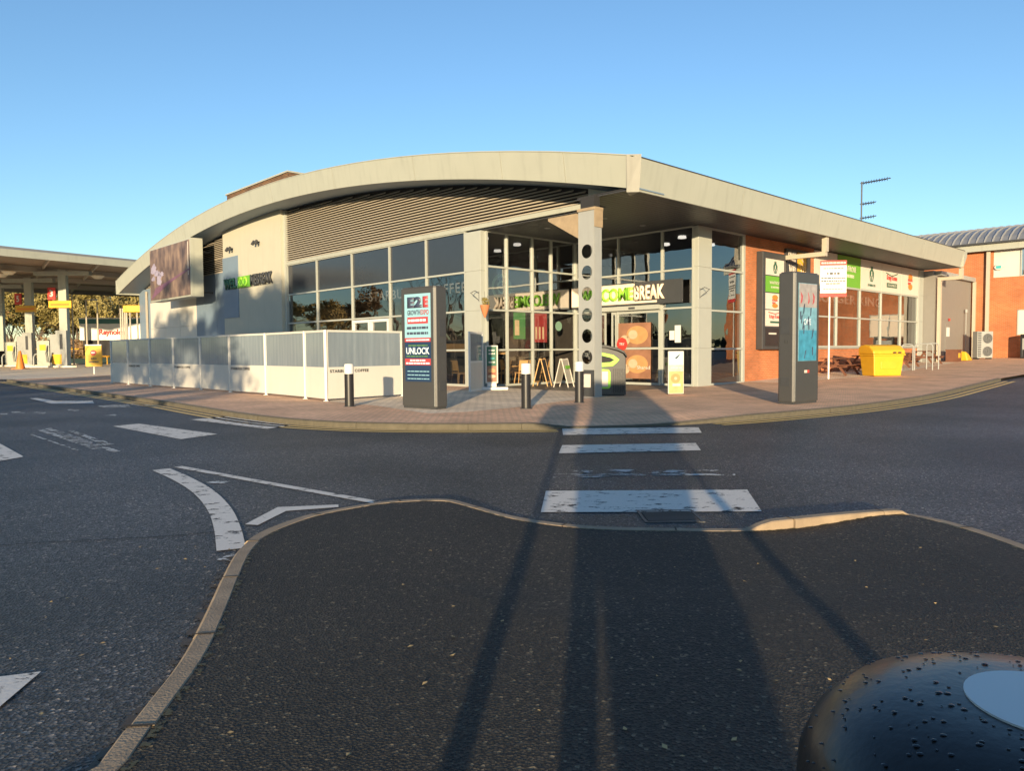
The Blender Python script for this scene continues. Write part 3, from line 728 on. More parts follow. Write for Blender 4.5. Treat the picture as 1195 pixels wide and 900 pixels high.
# round emblem in the porch glass
def ring(mb, x, z, r1, r2, y0, y1, n=40):
    for i in range(n):
        a = 6.2832*i/n; b = 6.2832*(i+1)/n
        p = lambda r, t, y: (x+r*math.cos(t), y, z+r*math.sin(t))
        mb.hexa([p(r1,a,y1), p(r2,a,y1), p(r2,a,y0), p(r1,a,y0)], [p(r1,b,y1), p(r2,b,y1), p(r2,b,y0), p(r1,b,y0)])
    return mb
M['decal'] = mat('window_decal', (.22,.38,.30), .6)
rg = MB(); ring(rg, .85, 3.85, .40, .52, .03, .034); ring(rg, .85, 3.85, .18, .26, .03, .034)
rg.build('window_emblem', 'decal', AW)
# posters hung inside the porch glass
M['pgreen'] = mat('poster_green', (.04,.17,.05), .5, var=.3, vscale=6); M['pred'] = mat('poster_red', (.26,.025,.03), .5, var=.3, vscale=6)
box('window_poster', 'pgreen', AW, 1.5, 2.15, .06, .07, 1.85, 2.95); box('picture', 'burg3', AW.children[-1] if 0 else AW, 1.56, 1.8, .05, .058, 2.0, 2.6)
po = box('window_poster', 'pred', AW, 2.58, 3.40, .06, .07, 1.72, 2.90)
for k in range(3): box('picture', 'burg3', po, 2.72+k*.2, 2.81+k*.2, .05, .058, 1.85, 2.35)
MB().disc(4.1, 2.4, .20, .05, .058).build('window_emblem', 'decal', AW)
def mermaid(cx, cz, h, y, parent):
    # green crowned two-tailed figure, cut as a flat emblem about 2h tall
    b = MB(); P_ = lambda pts: b.prism([(cx+x*h, cz+z*h) for x, z in pts], y-.012, y)
    P_([(-.30,.62),(-.34,.95),(-.14,.80),(0,1.0),(.14,.80),(.34,.95),(.30,.62)])
    P_([(-.36,.58),(-.30,.60),(.30,.60),(.36,.58),(.44,.1),(.34,-.35),(.20,-.1),(.16,.3),(0,.42),(-.16,.3),(-.20,-.1),(-.34,-.35),(-.44,.1)])
    for s_ in (-1, 1):
        P_([(s_*.50,.45),(s_*.66,.20),(s_*.62,-.4),(s_*.34,-.95),(s_*.22,-.9),(s_*.44,-.42),(s_*.50,.1)])
    P_([(-.10,-.2),(.10,-.2),(.12,-.95),(-.12,-.95)])
    return b.build('emblem', 'dgreen', parent)
# brickwork of the right wall
box('brick_wall', 'brick', B, 8.66, 14.9, -.02, .25, 0, 5.94)
box('brick_wall', 'brick', B, 14.9, 28.7, -.02, .25, 0, 1.36)
box('window_sill', 'frame', B, 14.85, 28.7, -.10, .1, 1.36, 1.40)
box('wall_post', 'frame', B, 8.52, 8.66, -.06, .2, 0, 5.94)
colbox('end_column', 28.68, 29.42, -.08, .3, 5.94)
# sign panels above the right windows
names = [('signw', 0), ('green', 1), ('signw', 2), ('signw', 3), ('signw', 4)]
for i, (mt, k) in enumerate(names):
    a = 14.9+[0, 2.5, 5.3, 8.1, 11.0, 13.75][i]; b = 14.9+[0, 2.5, 5.3, 8.1, 11.0, 13.75][i+1]
    pn = box('sign_panel', mt, B, a+.03, b-.03, -.05, .03, 4.40, 5.90); c = (a+b)/2
    if k == 0:
        MB().disc(c+.35, 5.1, .42, -.062, -.051).build('emblem', 'red', pn); MB().disc(c+.35, 5.08, .33, -.072, -.063).build('emblem', 'yelsign', pn)
        for q in range(-2, 3): MB().beam((c+.35, -.076, 4.8), (c+.35+q*.13, -.076, 5.36), .03, .02).build('emblem', 'red', pn)
    if k == 1:
        flat_text('lettering', 'WAITROSE', 'signw', pn, 1.6, .28, c-.8, -.052, 5.15, bold=.01); flat_text('lettering', '& PARTNERS', 'signw', pn, 1.1, .16, c-.55, -.052, 4.86)
    if k == 2:
        mermaid(c, 5.22, .42, -.051, pn)
        flat_text('lettering', 'STARBUCKS', 'dgreen', pn, 1.0, .12, c-.5, -.052, 4.58, bold=.01)
    if k == 3:
        flat_text('lettering', 'Krispy Kreme', 'red', pn, 1.5, .36, c-.75, -.052, 4.98, bold=.02)
        MB().beam((c-.85, -.056, 5.42), (c+.0, -.056, 5.28), .02, .05).beam((c+.0, -.056, 5.28), (c+.85, -.056, 5.46), .02, .05).build('emblem', 'dgreen', pn)
        b3 = MB().box(c-.75, c+.75, -.062, -.051, 4.66, 4.90).build('emblem', 'dgreen', pn); flat_text('lettering', 'DOUGHNUTS', 'signw', b3, 1.25, .12, c-.62, -.064, 4.72, depth=.004)
    if k == 4:
        MB().disc(c, 5.40, .33, -.062, -.051, rz=.20).build('emblem', 'orange', pn); MB().disc(c, 4.86, .33, -.062, -.051, rz=.18).build('emblem', 'orange', pn)
        flat_text('lettering', 'BURGER\nKING', 'red', pn, .72, .34, c-.36, -.052, 4.97, bold=.03)
flat_text('window_lettering', 'BURGER KING', 'signw', B, 8.2, .48, 16.2, .5, 3.62, bold=.025, depth=.03)
# downpipes at the eaves
pp = MB().box(11.55, 11.75, -.22, -.10, 0, 5.15).box(11.55, 11.75, -2.0, -.10, 5.15, 5.33).box(11.55, 11.75, -2.05, -1.85, 5.33, 5.94)
pp.build('downpipe', 'slat', B)
MB().box(29.5, 29.72, -.98, -.80, .15, 5.3).box(29.5, 29.72, -2.1, -.80, 5.3, 5.48).box(29.5, 29.72, -2.1, -1.9, 5.48, 5.94).build('downpipe', 'slat', B)
# free wifi sign
wf = box('wifi_board', 'dark', B, 12.0, 14.3, -.14, -.02, 4.45, 5.70)
flat_text('lettering', 'FREE', 'signw', wf, .72, .42, 12.15, -.142, 5.16, bold=.05); flat_text('lettering', 'WIFI', 'signw', wf, .66, .42, 12.2, -.142, 4.6, bold=.05)
w2 = box('panel', 'yelsign', wf, 13.0, 13.85, -.155, -.142, 4.55, 5.6)
mb = MB()
for r_ in (.2, .4, .6):
    for i in range(8):
        a = R(90*i/8); b = R(90*(i+1)/8); mb.beam((13.12+r_*math.cos(a), -.16, 4.75+r_*math.sin(a)), (13.12+r_*math.cos(b), -.16, 4.75+r_*math.sin(b)), .07, .01)
mb.build('emblem', 'signw', w2)
# totem of brand squares fixed to the brick
wt = box('wall_totem', 'dark', B, 9.6, 11.55, -.32, -.03, 1.36, 5.36, bevel=.02)
sq = [('signw', 4.42), ('green', 3.72), ('signw', 3.02), ('signw', 2.32)]
for i, (mt, z) in enumerate(sq):
    q = box('sign_square', mt, wt, 9.82, 11.38, -.335, -.32, z, z+.66)
    c = 10.6; cz = z+.33; yq = -.337
    if i == 0: mermaid(c, cz, .26, -.336, q)
    if i == 1: flat_text('lettering', 'WAITROSE', 'signw', q, .95, .13, c-.47, yq, cz, depth=.006, bold=.01); flat_text('lettering', '& PARTNERS', 'signw', q, .7, .08, c-.35, yq, cz-.16, depth=.006)
    if i == 2:
        MB().disc(c, cz+.16, .24, -.348, -.336, rz=.11).disc(c, cz-.18, .24, -.348, -.336, rz=.09).build('emblem', 'orange', q)
        flat_text('lettering', 'BURGER\nKING', 'red', q, .46, .20, c-.23, yq, cz-.11, depth=.006, bold=.03)
    if i == 3:
        flat_text('lettering', 'Krispy Kreme', 'red', q, .95, .20, c-.47, yq, cz-.05, depth=.006, bold=.02); box('emblem', 'dgreen', q, c-.4, c+.4, -.346, -.336, cz-.20, cz-.12)
        MB().beam((c-.55, -.342, cz+.24), (c, -.342, cz+.18), .012, .03).beam((c, -.342, cz+.18), (c+.55, -.342, cz+.26), .012, .03).build('emblem', 'red', q)
box('sign_square', 'black', wt, 9.82, 11.38, -.332, -.32, 1.5, 2.25)
flat_text('lettering', 'Good Night', 'signw', wt, .7, .10, 10.1, -.635, 1.98, depth=.006) if 0 else box('small_plate', 'signw', wt, 10.1, 10.75, -.338, -.332, 1.98, 2.05)
# plant room box on the roof
pr = MB().box(6, 10, 33.2, 43.6, 9.0, 13.90).build('roof_plant_screen', bricks('plant_screen', (.20,.11,.055), (.14,.08,.045), (.05,.03,.02), .5, .12, .02, axis='wall'), B)
box('capping', 'cream', pr, 5.9, 10.1, 33.1, 43.7, 13.905, 14.02)
pr.scale = (1, 1, 1)
# interior: floor, partitions, ceiling, lit discs
box('floor', 'in_floor', B, .1, 29, .1, 22, -.1, .012)
box('floor', 'in_floor', B, .1, 29, 22, 45.8, -.1, .012)
box('interior_wall', 'in_dark', B, 5.4, 5.55, 6.2, 21.7, 0, 5.9)
box('interior_wall', 'in_dark', B, .2, 29, 21.7, 21.85, 0, 5.9)
box('interior_wall', 'in_dark', B, 12.6, 12.75, .4, 21.7, 0, 5.9)
box('interior_wall', 'brickin', B, 12.8, 29.2, 3.9, 4.05, 0, 5.9)
box('interior_wall', 'in_mid', B, .5, 5.4, 12.4, 12.55, 0, 5.9)
box('interior_wall', 'in_mid', B, 29.2, 29.35, .35, 20, 0, 5.9)
box('ceiling', 'in_dark', B, .2, 29.1, .3, 21.7, 5.95, 5.985)
for x, y in ((1.2, 7.2), (3.4, 7.6), (1.6, 9.3), (4.1, 9.6), (7.0, 1.8), (8.2, 3.4), (9.8, 2.2)):
    MB().lathe([(.15, 5.94), (.17, 5.86), (.15, 5.84)], 20, (x, y)).build('pendant_lamp', 'lamp', B)
box('counter', 'in_mid', B, 4.4, 5.3, 8, 12, 0, 1.1); box('counter', 'wood', B, .6, 2.4, 9.2, 9.5, 1.35, 1.7)
box('window_ledge', 'wood', B, .5, 1.5, 6.3, 6.6, 1.25, 1.42)
# hanging basket brackets at both columns
for nm, (x, y, rz) in {'a': (-.08, 6.1, R(-90)), 'b': (5.3, -.1, 0)}.items():
    t_ = MB().tube([(0, 0, 3.25), (0, 0, 3.65)], .012, 6).tube([(0, 0, 3.58), (0, -.2, 3.66), (0, -.42, 3.56)], .012, 6).tube([(0, 0, 3.3), (0, -.38, 3.55)], .010, 6).build('basket_bracket', 'dark', B)
    t_.location = (x, y, 0); t_.rotation_euler = (0, 0, rz)
# roof aerial
am = thing('roof_aerial', 'thin mast with three television aerials on the roof towards the right', 'aerial', tuple(bw(3.0, 28, 8.0)), 0)
MB().tube([(0,0,-.2),(0,0,3.45)], .045, 8).build('mast', 'dark', am)
for z, L, dz in ((3.35, 1.75, .3), (2.1, .85, .12), (1.25, .9, .14)):
    a = MB().tube([(-.1,0,z),(L,0,z+dz)], .025, 6)
    for k in range(int(L/.16)): x = .1+k*.16; a.tube([(x,-.3,z+dz*x/L),(x,.3,z+dz*x/L)], .02, 4); a.tube([(x,0,z+dz*x/L-.11),(x,0,z+dz*x/L+.11)], .02, 4)
    a.build('antenna', 'dark', am)
# ------------------------------------------------------------------ perforated porch column
pc = thing('perforated_column', 'white steel porch column with a row of round holes and a rusty head', 'column', tuple(bw(-.72, -1.62, 0)), BROT)
# local: face with holes looks along -x, width along y
W2, T = .31, .16
def holed_plate(x0, x1, zs, r, w, z0, z1):
    mb = MB(); n = 32
    for x in (x0, x1):
        edges = [z0] + [(a+b)/2 for a, b in zip(zs, zs[1:])] + [z1]
        for k, zc in enumerate(zs):
            za, zb_ = edges[k], edges[k+1]; base = len(mb.v)
            for i in range(n):
                t = 2*math.pi*i/n; c, s_ = math.cos(t), math.sin(t)
                mb.v.append((x, r*c, zc+r*s_))
                f1 = w/abs(c) if abs(c) > 1e-6 else 1e9; f2 = ((zb_-zc) if s_ > 0 else (zc-za))/abs(s_) if abs(s_) > 1e-6 else 1e9
                f = min(f1, f2); mb.v.append((x, f*c, zc+f*s_))
            for i in range(n):
                j = (i+1) % n; mb.f.append((base+2*i, base+2*i+1, base+2*j+1, base+2*j))
            # corners
            for cs, sn in ((1,1),(-1,1),(-1,-1),(1,-1)):
                zc2 = zb_ if sn > 0 else za; k2 = len(mb.v)
                # nearest ring points on both edges
                best = [None, None]
                for i in range(n):
                    q = mb.v[base+2*i+1]
                    if abs(q[1]-cs*w) < 1e-6 and (q[2]-zc)*sn >= 0: 
                        if best[0] is None or abs(q[2]-zc2) < abs(best[0][2]-zc2): best[0] = q
                    if abs(q[2]-zc2) < 1e-6 and q[1]*cs >= 0:
                        if best[1] is None or abs(q[1]-cs*w) < abs(best[1][1]-cs*w): best[1] = q
                if best[0] and best[1] and best[0] != best[1]:
                    mb.v += [best[0], (x, cs*w, zc2), best[1]]; mb.f.append((k2, k2+1, k2+2))
    for zc in zs:   # rim of each hole
        base = len(mb.v)
        for x in (x0, x1):
            for i in range(n): t = 2*math.pi*i/n; mb.v.append((x, r*math.cos(t), zc+r*math.sin(t)))
        for i in range(n): j = (i+1) % n; mb.f.append((base+i, base+j, base+n+j, base+n+i))
    return mb
zs = [1.18, 1.81, 2.43, 3.06, 3.69, 4.31]
pl = holed_plate(-.155, -.139, zs, .205, W2-.03, .80, 4.72)
pl.box(-.155, -.139, -W2+.03, W2-.03, 0, .80).box(-.155, -.139, -W2+.03, W2-.03, 4.72, 5.5)
pl.build('perforated_web', 'steelw', pc)
for s_ in (-1, 1): box('flange', 'steelw', pc, -T, T if s_ < 0 else -T+.05, s_*W2-.015*(1 if s_ > 0 else -1)-.015, s_*W2+.015, 0, 5.5)
box('lower_cover', 'dark', pc, -T-.012, T-.02, -W2+.032, W2-.032, .01, .80)
box('notice', 'signw', pc, -T-.03, -T-.012, -.16, .12, .28, .68, bevel=.01)
MB().box(-T-.03, T+.03, -W2-.04, W2+.04, 5.5, 5.58).box(-T-.02, T+.02, -W2-.03, -W2+.0, 5.0, 5.5).box(-T+.02, T-.02, -W2+.04, W2-.04, 4.78, 4.82).build('column_head', 'rust', pc)
MB().add([(-.06,W2+.02,4.7),(.06,W2+.02,4.7),(-.06,W2+.02,5.5),(.06,W2+.02,5.5),(-.06,W2+1.35,5.42),(.06,W2+1.35,5.42),(-.06,W2+1.35,5.5),(.06,W2+1.35,5.5)],
         [(0,1,3,2),(4,5,7,6),(0,2,6,4),(1,5,7,3),(2,3,7,6),(0,4,5,1)]).build('haunch', 'rust', pc)
box('roof_bearer', 'void', pc, -T+.03, T-.03, -W2+.05, W2-.05, 5.58, 5.92)

# ------------------------------------------------------------------ things standing on the pavement
def gp(px, py): 
    x, y = G(px, py); return Vector((x, y, zpave(x, y)))
# advertising totems: local x across the front, front face looks along -y
def totem(label, A, Bp, D, screen, hgt=2.95):
    a = Vector(A); b = Vector(Bp); dx = (b-a); w = dx.length; rz = math.atan2(dx.y, dx.x)
    t = thing('advertising_totem', label, 'digital sign', (a.x, a.y, zpave(a.x, a.y)), rz, 'drive-side advertising totems')
    body = MB()
    c = .05
    body.prismz([(c,0),(w-c,0),(w,c),(w,D-c),(w-c,D),(c,D),(0,D-c),(0,c)], .06, hgt-.03)
    body.prismz([(c+.03,.03),(w-c-.03,.03),(w-.03,c+.03),(w-.03,D-c-.03),(w-c-.03,D-.03),(c+.03,D-.03),(.03,D-c-.03),(.03,c+.03)], hgt-.03, hgt)
    body.build('casing', 'totem', t, bevel=.012)
    box('plinth', 'dark', t, .04, w-.04, .04, D-.04, 0, .06)
    box('edge_trim', 'steelw', t, w-.055, w-.045, -.008, .001, .08, hgt-.05) if screen != 'b' else box('edge_trim', 'steelw', t, .04, .05, -.008, .001, .08, hgt-.05)
    sx = w if screen == 'a' else 0.0
    s_ = 1 if screen == 'a' else -1
    box('access_panel', 'dark', t, sx, sx+s_*.012, .12, D-.10, 1.75, 2.15); box('access_panel', 'dark', t, sx, sx+s_*.012, .12, D-.10, .45, .68)
    for k in range(3): MB().box(sx, sx+s_*.010, D/2-.06+.04*k, D/2-.05+.04*k, 1.52, 1.62).build('vent', 'dark', t)
    lg = box('maker_plate', 'signw', t, w*.40, w*.40+.12, -.008, .001, .78, .85); box('maker_mark', 'red', lg, w*.40+.121, w*.40+.22, -.008, .001, .78, .85)
    return t, w, hgt
t1, w, h = totem('dark grey advertising totem with a blue event advert reading UNLOCK', (-2.74, 18.2, 0), (-1.80, 17.45, 0), .42, 'a')
t1['label'] = 'dark grey advertising totem on the left with an advert reading UNLOCK'
sc = box('screen', 'scrblue', t1, .17, w-.15, -.012, .001, 1.72, 2.78)
X0, X1 = .17, w-.15
flat_text('lettering', 'E2', 'scrdark', sc, .50, .27, X0+.10, -.013, 2.44, bold=.07, depth=.004); flat_text('lettering', 'E', 'scrred', sc, .19, .27, X0+.63, -.013, 2.44, bold=.07, depth=.004)
flat_text('lettering', 'GROWTH', 'scrdark', sc, .44, .12, X0+.10, -.013, 2.27, bold=.02, depth=.004); flat_text('lettering', 'EXPO', 'scrred', sc, .27, .12, X0+.56, -.013, 2.27, bold=.02, depth=.004)
def bars(parent, mt, x0, x1, z, h, y, seed, gapw=.02):
    rnd = random.Random(seed); mb = MB(); x = x0
    while x < x1-.03:
        L = min(rnd.uniform(.05, .16), x1-x); mb.box(x, x+L, y-.004, y, z, z+h); x += L+gapw
    return mb.build('small_print', mt, parent)
rb = box('banner_strip', 'scrred', sc, X0+.10, X1-.08, -.016, -.012, 2.06, 2.22); bars(rb, 'scrwhite', X0+.13, X1-.11, 2.11, .06, -.016, 1)
bars(sc, 'scrdark', X0+.08, X1-.08, 1.93, .06, -.012, 2); bars(sc, 'scrdark', X0+.08, X1-.08, 1.80, .06, -.012, 3)
s2 = box('screen', 'navy', t1, X0, X1, -.012, .001, .98, 1.72)
r1 = box('banner_strip', 'scrred', s2, X0, X1, -.016, -.012, 1.62, 1.72); bars(r1, 'scrwhite', X0+.05, X1-.04, 1.65, .035, -.016, 4, .012)
bars(s2, 'scrgreen', X0+.12, X1-.1, 1.52, .03, -.012, 5)
flat_text('lettering', 'UNLOCK', 'scrwhite', s2, X1-X0-.08, .17, X0+.04, -.013, 1.32, bold=.03, depth=.004)
bars(s2, 'scrgreen', X0+.05, X1-.05, 1.26, .03, -.012, 6)
r2 = box('banner_strip', 'scrred', s2, X0, X1, -.016, -.012, 1.06, 1.22)
bars(r2, 'scrwhite', X0+.18, X1-.18, 1.155, .04, -.016, 7); bars(r2, 'scrwhite', X0+.04, X1-.04, 1.085, .04, -.016, 8)
s3 = box('screen', 'navy', t1, X0, X1, -.012, .001, .66, .978)
for k in range(3): bars(s3, 'scrblue', X0+.08, X1-.06, .72+.09*k, .02, -.012, 9+k)
t2, w, h = totem('dark grey advertising totem on the right with a pale blue shattered-ice picture on its screen', (6.97, 18.2, 0), (7.90, 18.94, 0), .46, 'b', 3.30)
M['scrmist'] = mat('screen_misty_blue', (.13,.27,.33), .3, var=.6, vscale=6, emit=.15); M['scrpale'] = mat('screen_pale', (.28,.25,.24), .3, var=.5, vscale=6, emit=.1)
sc = box('screen', 'scrmist', t2, .17, w-.17, -.012, .001, 1.08, 3.02)
M['scrx'] = mat('screen_pale', (.62,.55,.50), .3, var=.3, emit=.25); M['scrmid'] = mat('screen_mid_blue', (.04,.20,.30), .3, var=.6, vscale=6, emit=.15)
box('picture', 'scrpale', sc, .18, w-.18, -.018, -.012, 2.42, 3.01)
box('picture', 'scrmid', sc, .18, w-.18, -.018, -.012, 1.09, 1.85)
mb = MB(); rnd = random.Random(3)
for k in range(14):
    x = rnd.uniform(.22, w-.3); z = rnd.uniform(1.1, 2.3); a = rnd.uniform(-1, 1)
    mb.prism([(x,z),(x+.03,z+.02),(x+.06+a*.05,z+.22),(x+.02+a*.05,z+.2)], -.024, -.018)
mb.build('picture', 'scrdark', sc)
for x, f in ((.24, 1), (.58, -1), (.80, 1)): MB().prism([(x,2.5),(x+.07,2.56),(x+.07+.02*f,2.70),(x,2.80),(x+.03,2.66)], -.024, -.018).build('picture', 'scrred', sc)
flat_text('lettering', 'ONE', 'scrwhite', sc, .34, .16,   .40, -.019, 1.98, bold=.02, depth=.004)
# bollards
def bollard(label, px, py, lean=0):
    p = gp(px, py); t = thing('bollard', label, 'bollard', p, BROT, 'black bollards with white tops on the pavement')
    MB().lathe([(.115, -.02), (.115, .83), (.105, .835)], 28).build('post', 'black', t, smooth=True)
    MB().lathe([(.118, .835), (.118, 1.06), (.105, 1.085), (.0, 1.09)], 28).build('white_band', 'wh', t, smooth=True)
    MB().box(-.125, -.10, -.02, .02, 0, .83).build('rib', 'black', t)
    MB().lathe([(.15, -.005), (.15, .008), (.12, .02)], 24).build('base_ring', 'dark', t); return t
b1 = bollard('black bollard with white top in front of the coffee shop screens', 408, 474.5)
b2 = bollard('black bollard with white top standing mid-pavement between the left totem and the porch column', 614, 477)
b3 = bollard('black bollard with white top just left of the perforated porch column', 676, 470)
# patio windbreak
wb = thing('patio_windbreak', 'long white windbreak of panels and tinted glass screens round the coffee patio', 'screen', (0, 0, 0))
base = [(131,447),(150.5,449),(176,451),(203.5,453),(235,455),(269,458),(311,461),(357,465.5),(381,468.3)]
bpts = [gp(*q) for q in base]
d_ = (gp(470, 462.5)-bpts[-1]); bpts2 = [bpts[-1], bpts[-1]+d_*1.0]
def screen_run(pts, textat=()):
    for i, p in enumerate(pts):
        if i == 0 and len(pts) == 2: continue
        MB().box(-.035, .035, -.035, .035, 0, 2.02).build('post', 'screenp', wb).location = p
        box('foot_plate', 'wh', wb, p.x-.07, p.x+.07, p.y-.07, p.y+.07, p.z, p.z+.012)
    for i, (a, b) in enumerate(zip(pts, pts[1:])):
        d = b-a; L = d.length; rz = math.atan2(d.y, d.x)
        def put(o): o.location = a; o.rotation_euler = (0, 0, rz); return o
        lp = put(MB().box(.037, L-.037, -.018, .018, .06, .90).build('lower_panel', 'screenp', wb))
        put(MB().box(.037, L-.037, -.026, .026, .90, .96).box(.037, L-.037, -.026, .026, 1.96, 2.02).box(.037, .075, -.024, .024, .96, 1.96).box(L-.075, L-.037, -.024, .024, .96, 1.96).build('rail', 'screenp', wb))
        put(MB().box(.075, L-.075, -.005, .005, .96, 1.96).build('glass_pane', 'frost', wb))
        if i in textat:
            flat_text('lettering', 'STARBUCKS COFFEE', 'black', lp, min(1.35, L*.62), .085, .12, -.0185, .80, bold=.035, depth=.004, space=1.1)
screen_run(bpts, (1, 3, 5))
screen_run(bpts2, (0,))
# the pieces going back to the building
far = [bpts2[-1], Vector((-1.75, 26.6, 0))]
# open gate leaf
g0 = gp(548, 457.5); g1 = gp(563.5, 455.5)
gt = thing('patio_gate', 'narrow white gate leaf with small window standing open beside the left column', 'gate', g0, math.atan2((g1-g0).y, (g1-g0).x))
L = (g1-g0).length
box('lower_panel', 'screenp', gt, .04, L-.04, -.018, .018, .05, .98); MB().box(0, .05, -.03, .03, .03, 2.05).box(L-.05, L, -.03, .03, .03, 2.05).box(.05, L-.05, -.028, .028, 1.97, 2.05).box(.05, L-.05, -.028, .028, .98, 1.05).box(.05, L-.05, -.028, .028, .03, .08).build('frame', 'wh', gt)
box('glass_pane', 'frost', gt, .05, L-.05, -.005, .005, 1.05, 1.97); box('hinge_pad', 'wh', gt, 0, L, -.035, .035, 0, .03)
# pavement signs
def pavement_sign(label, p, rz, w, h, z0, face, base=True):
    t = thing('pavement_sign', label, 'sign stand', p, rz)
    MB().box(-w/2, -w/2+.04, -.03, .03, z0, h).box(w/2-.04, w/2, -.03, .03, z0, h).box(-w/2+.04, w/2-.04, -.03, .03, h-.04, h).box(-w/2+.04, w/2-.04, -.03, .03, z0, z0+.04).build('frame', 'signw', t)
    return t
ps = pavement_sign('slim cream framed food sign on white feet in front of the porch glass', gp(574, 455), R(10), .44, 1.58, .24, None)
MB().prismz([(-.55,-.28),(.55,-.28),(.45,.28),(-.45,.28)], 0, .10).box(-.16,.16,-.1,.1,.10,.24).build('foot', 'wh', ps, bevel=.02)
f = box('face', 'dgreen', ps, -.18, .18, -.02, .02, .85, 1.54); bars(f, 'signw', -.11, .12, 1.38, .05, -.02, 21); bars(f, 'signw', -.11, .12, 1.26, .05, -.02, 22); bars(f, 'teal', -.05, .1, 1.1, .04, -.02, 23); bars(f, 'signw', -.11, .12, .96, .05, -.02, 24)
f = box('face', 'burg1', ps, -.18, .18, -.02, .02, .28, .85); MB().disc(0, .68, .13, -.03, -.02, rz=.09).build('picture', 'burg2', f); MB().disc(0, .58, .14, -.034, -.02, rz=.04).build('picture', 'meat', f); MB().disc(0, .48, .14, -.036, -.02, rz=.06).build('picture', 'burg3', f)
ps = thing('pavement_sign', 'tall pale blue and orange donut poster stand right of the entrance doors', 'sign stand', gp(788.5, 460.5), R(8))
box('frame', 'signw', ps, -.25, .25, -.03, .03, .02, 1.34, bevel=.01)
M['paleblue'] = mat('poster_sky', (.50,.66,.66), .5, var=.15, vscale=4); M['poster_or'] = mat('poster_orange', (.80,.36,.16), .5, var=.3, vscale=6); M['poster_gr'] = mat('poster_grey', (.40,.40,.38), .5, var=.5, vscale=9)
f = box('face', 'paleblue', ps, -.23, .23, -.036, -.03, .92, 1.32); MB().prism([(-.05,1.12),(.02,1.10),(.10,1.2),(.12,1.26),(.02,1.18)], -.042, -.036).build('picture', 'scrdark', f)
f = box('face', 'poster_gr', ps, -.23, .23, -.036, -.03, .72, .92); bars(f, 'signw', -.18, .18, .80, .05, -.036, 31)
f = box('face', 'poster_or', ps, -.23, .23, -.036, -.03, .04, .72); MB().disc(-.02, .5, .15, -.044, -.036).build('picture', 'burg2', f); MB().disc(-.02, .5, .05, -.05, -.036).build('picture', 'burg3', f); box('picture', 'signw', f, -.12, .14, -.046, -.036, .26, .34)
box('foot', 'dark', ps, -.24, .24, -.1, .1, 0, .02)
M['aface'] = mat('a_board_face', (.34,.32,.27), .5, var=.2)
def aframe(label, p, rz, mt):
    t = thing('a_board', label, 'sign stand', p, rz)
    for s_ in (-1, 1):
        q = MB()
        for x in (-.27, .27): q.beam((x, s_*.30, 0), (x, s_*.02, 1.08), .035, .03)
        q.beam((-.27, s_*.03, 1.05), (.27, s_*.03, 1.05), .03, .04).beam((-.27, s_*.24, .18), (.27, s_*.24, .18), .03, .04); q.build('frame', 'wood' if mt == 'void' else 'signw', t)
        k = .24; MB().hexa([(-.25,s_*.235,.2),(.25,s_*.235,.2),(.25,s_*.225,.2),(-.25,s_*.225,.2)], [(-.25,s_*.045,1.03),(.25,s_*.045,1.03),(.25,s_*.03,1.03),(-.25,s_*.03,1.03)]).build('face', mt, t)
    return t
aframe('wooden framed A-board with dark face left of the other A-board by the porch glass', Vector((1.18, 28.5, 0)), R(70), 'void')
t = aframe('white A-board with a green band between the porch glass and the perforated column', Vector((1.95, 27.6, 0)), R(62), 'aface')
MB().hexa([(-.2,-.165,.70),(.2,-.165,.70),(.2,-.155,.70),(-.2,-.155,.70)], [(-.2,-.145,.82),(.2,-.145,.82),(.2,-.135,.82),(-.2,-.135,.82)]).build('face_band', 'green', t)
# litter bin behind the column: hooded, with lime opening
lb = thing('litter_bin', 'dark hooded recycling bin with lime green opening beside the perforated column', 'litter bin', (2.94, 22.55, 0), R(2))
MB().prism([(-.5,.03),(.5,.03),(.5,1.16),(.42,1.28),(.25,1.36),(-.1,1.46),(-.5,1.5)], -.28, .45).build('body', 'totem', lb, bevel=.02)
MB().prism([(-.52,1.5),(-.1,1.46),(.26,1.37),(.44,1.28),(.53,1.15),(.53,1.22),(.44,1.36),(.27,1.45),(-.1,1.54),(-.52,1.57)], -.32, .47).build('hood', 'black', lb, bevel=.012)
op = MB().prism([(-.44,.86),(.10,.90),(.24,1.02),(.30,1.10),(.12,1.24),(-.44,1.36)], -.32, -.27).build('opening_surround', 'lime', lb, bevel=.01)
MB().prism([(-.40,1.0),(.02,1.02),(.14,1.09),(.02,1.16),(-.40,1.26)], -.325, -.30).build('opening', 'void', op)
fr = MB().prism([(-.44,.22),(-.02,.22),(.03,.27),(.03,.72),(-.02,.80),(-.44,.84)], -.30, -.27).build('front_panel', 'lime', lb, bevel=.01)
box('notice', 'scrwhite' if 0 else 'signw', fr, -.40, -.05, -.31, -.30, .28, .74)
mb = MB()
for k in range(6): mb.box(.10+k*.065, .135+k*.065, -.31, -.27, .1, .82)
mb.build('grille', 'black', lb); box('foot', 'black', lb, -.46, .46, -.24, .42, 0, .04)
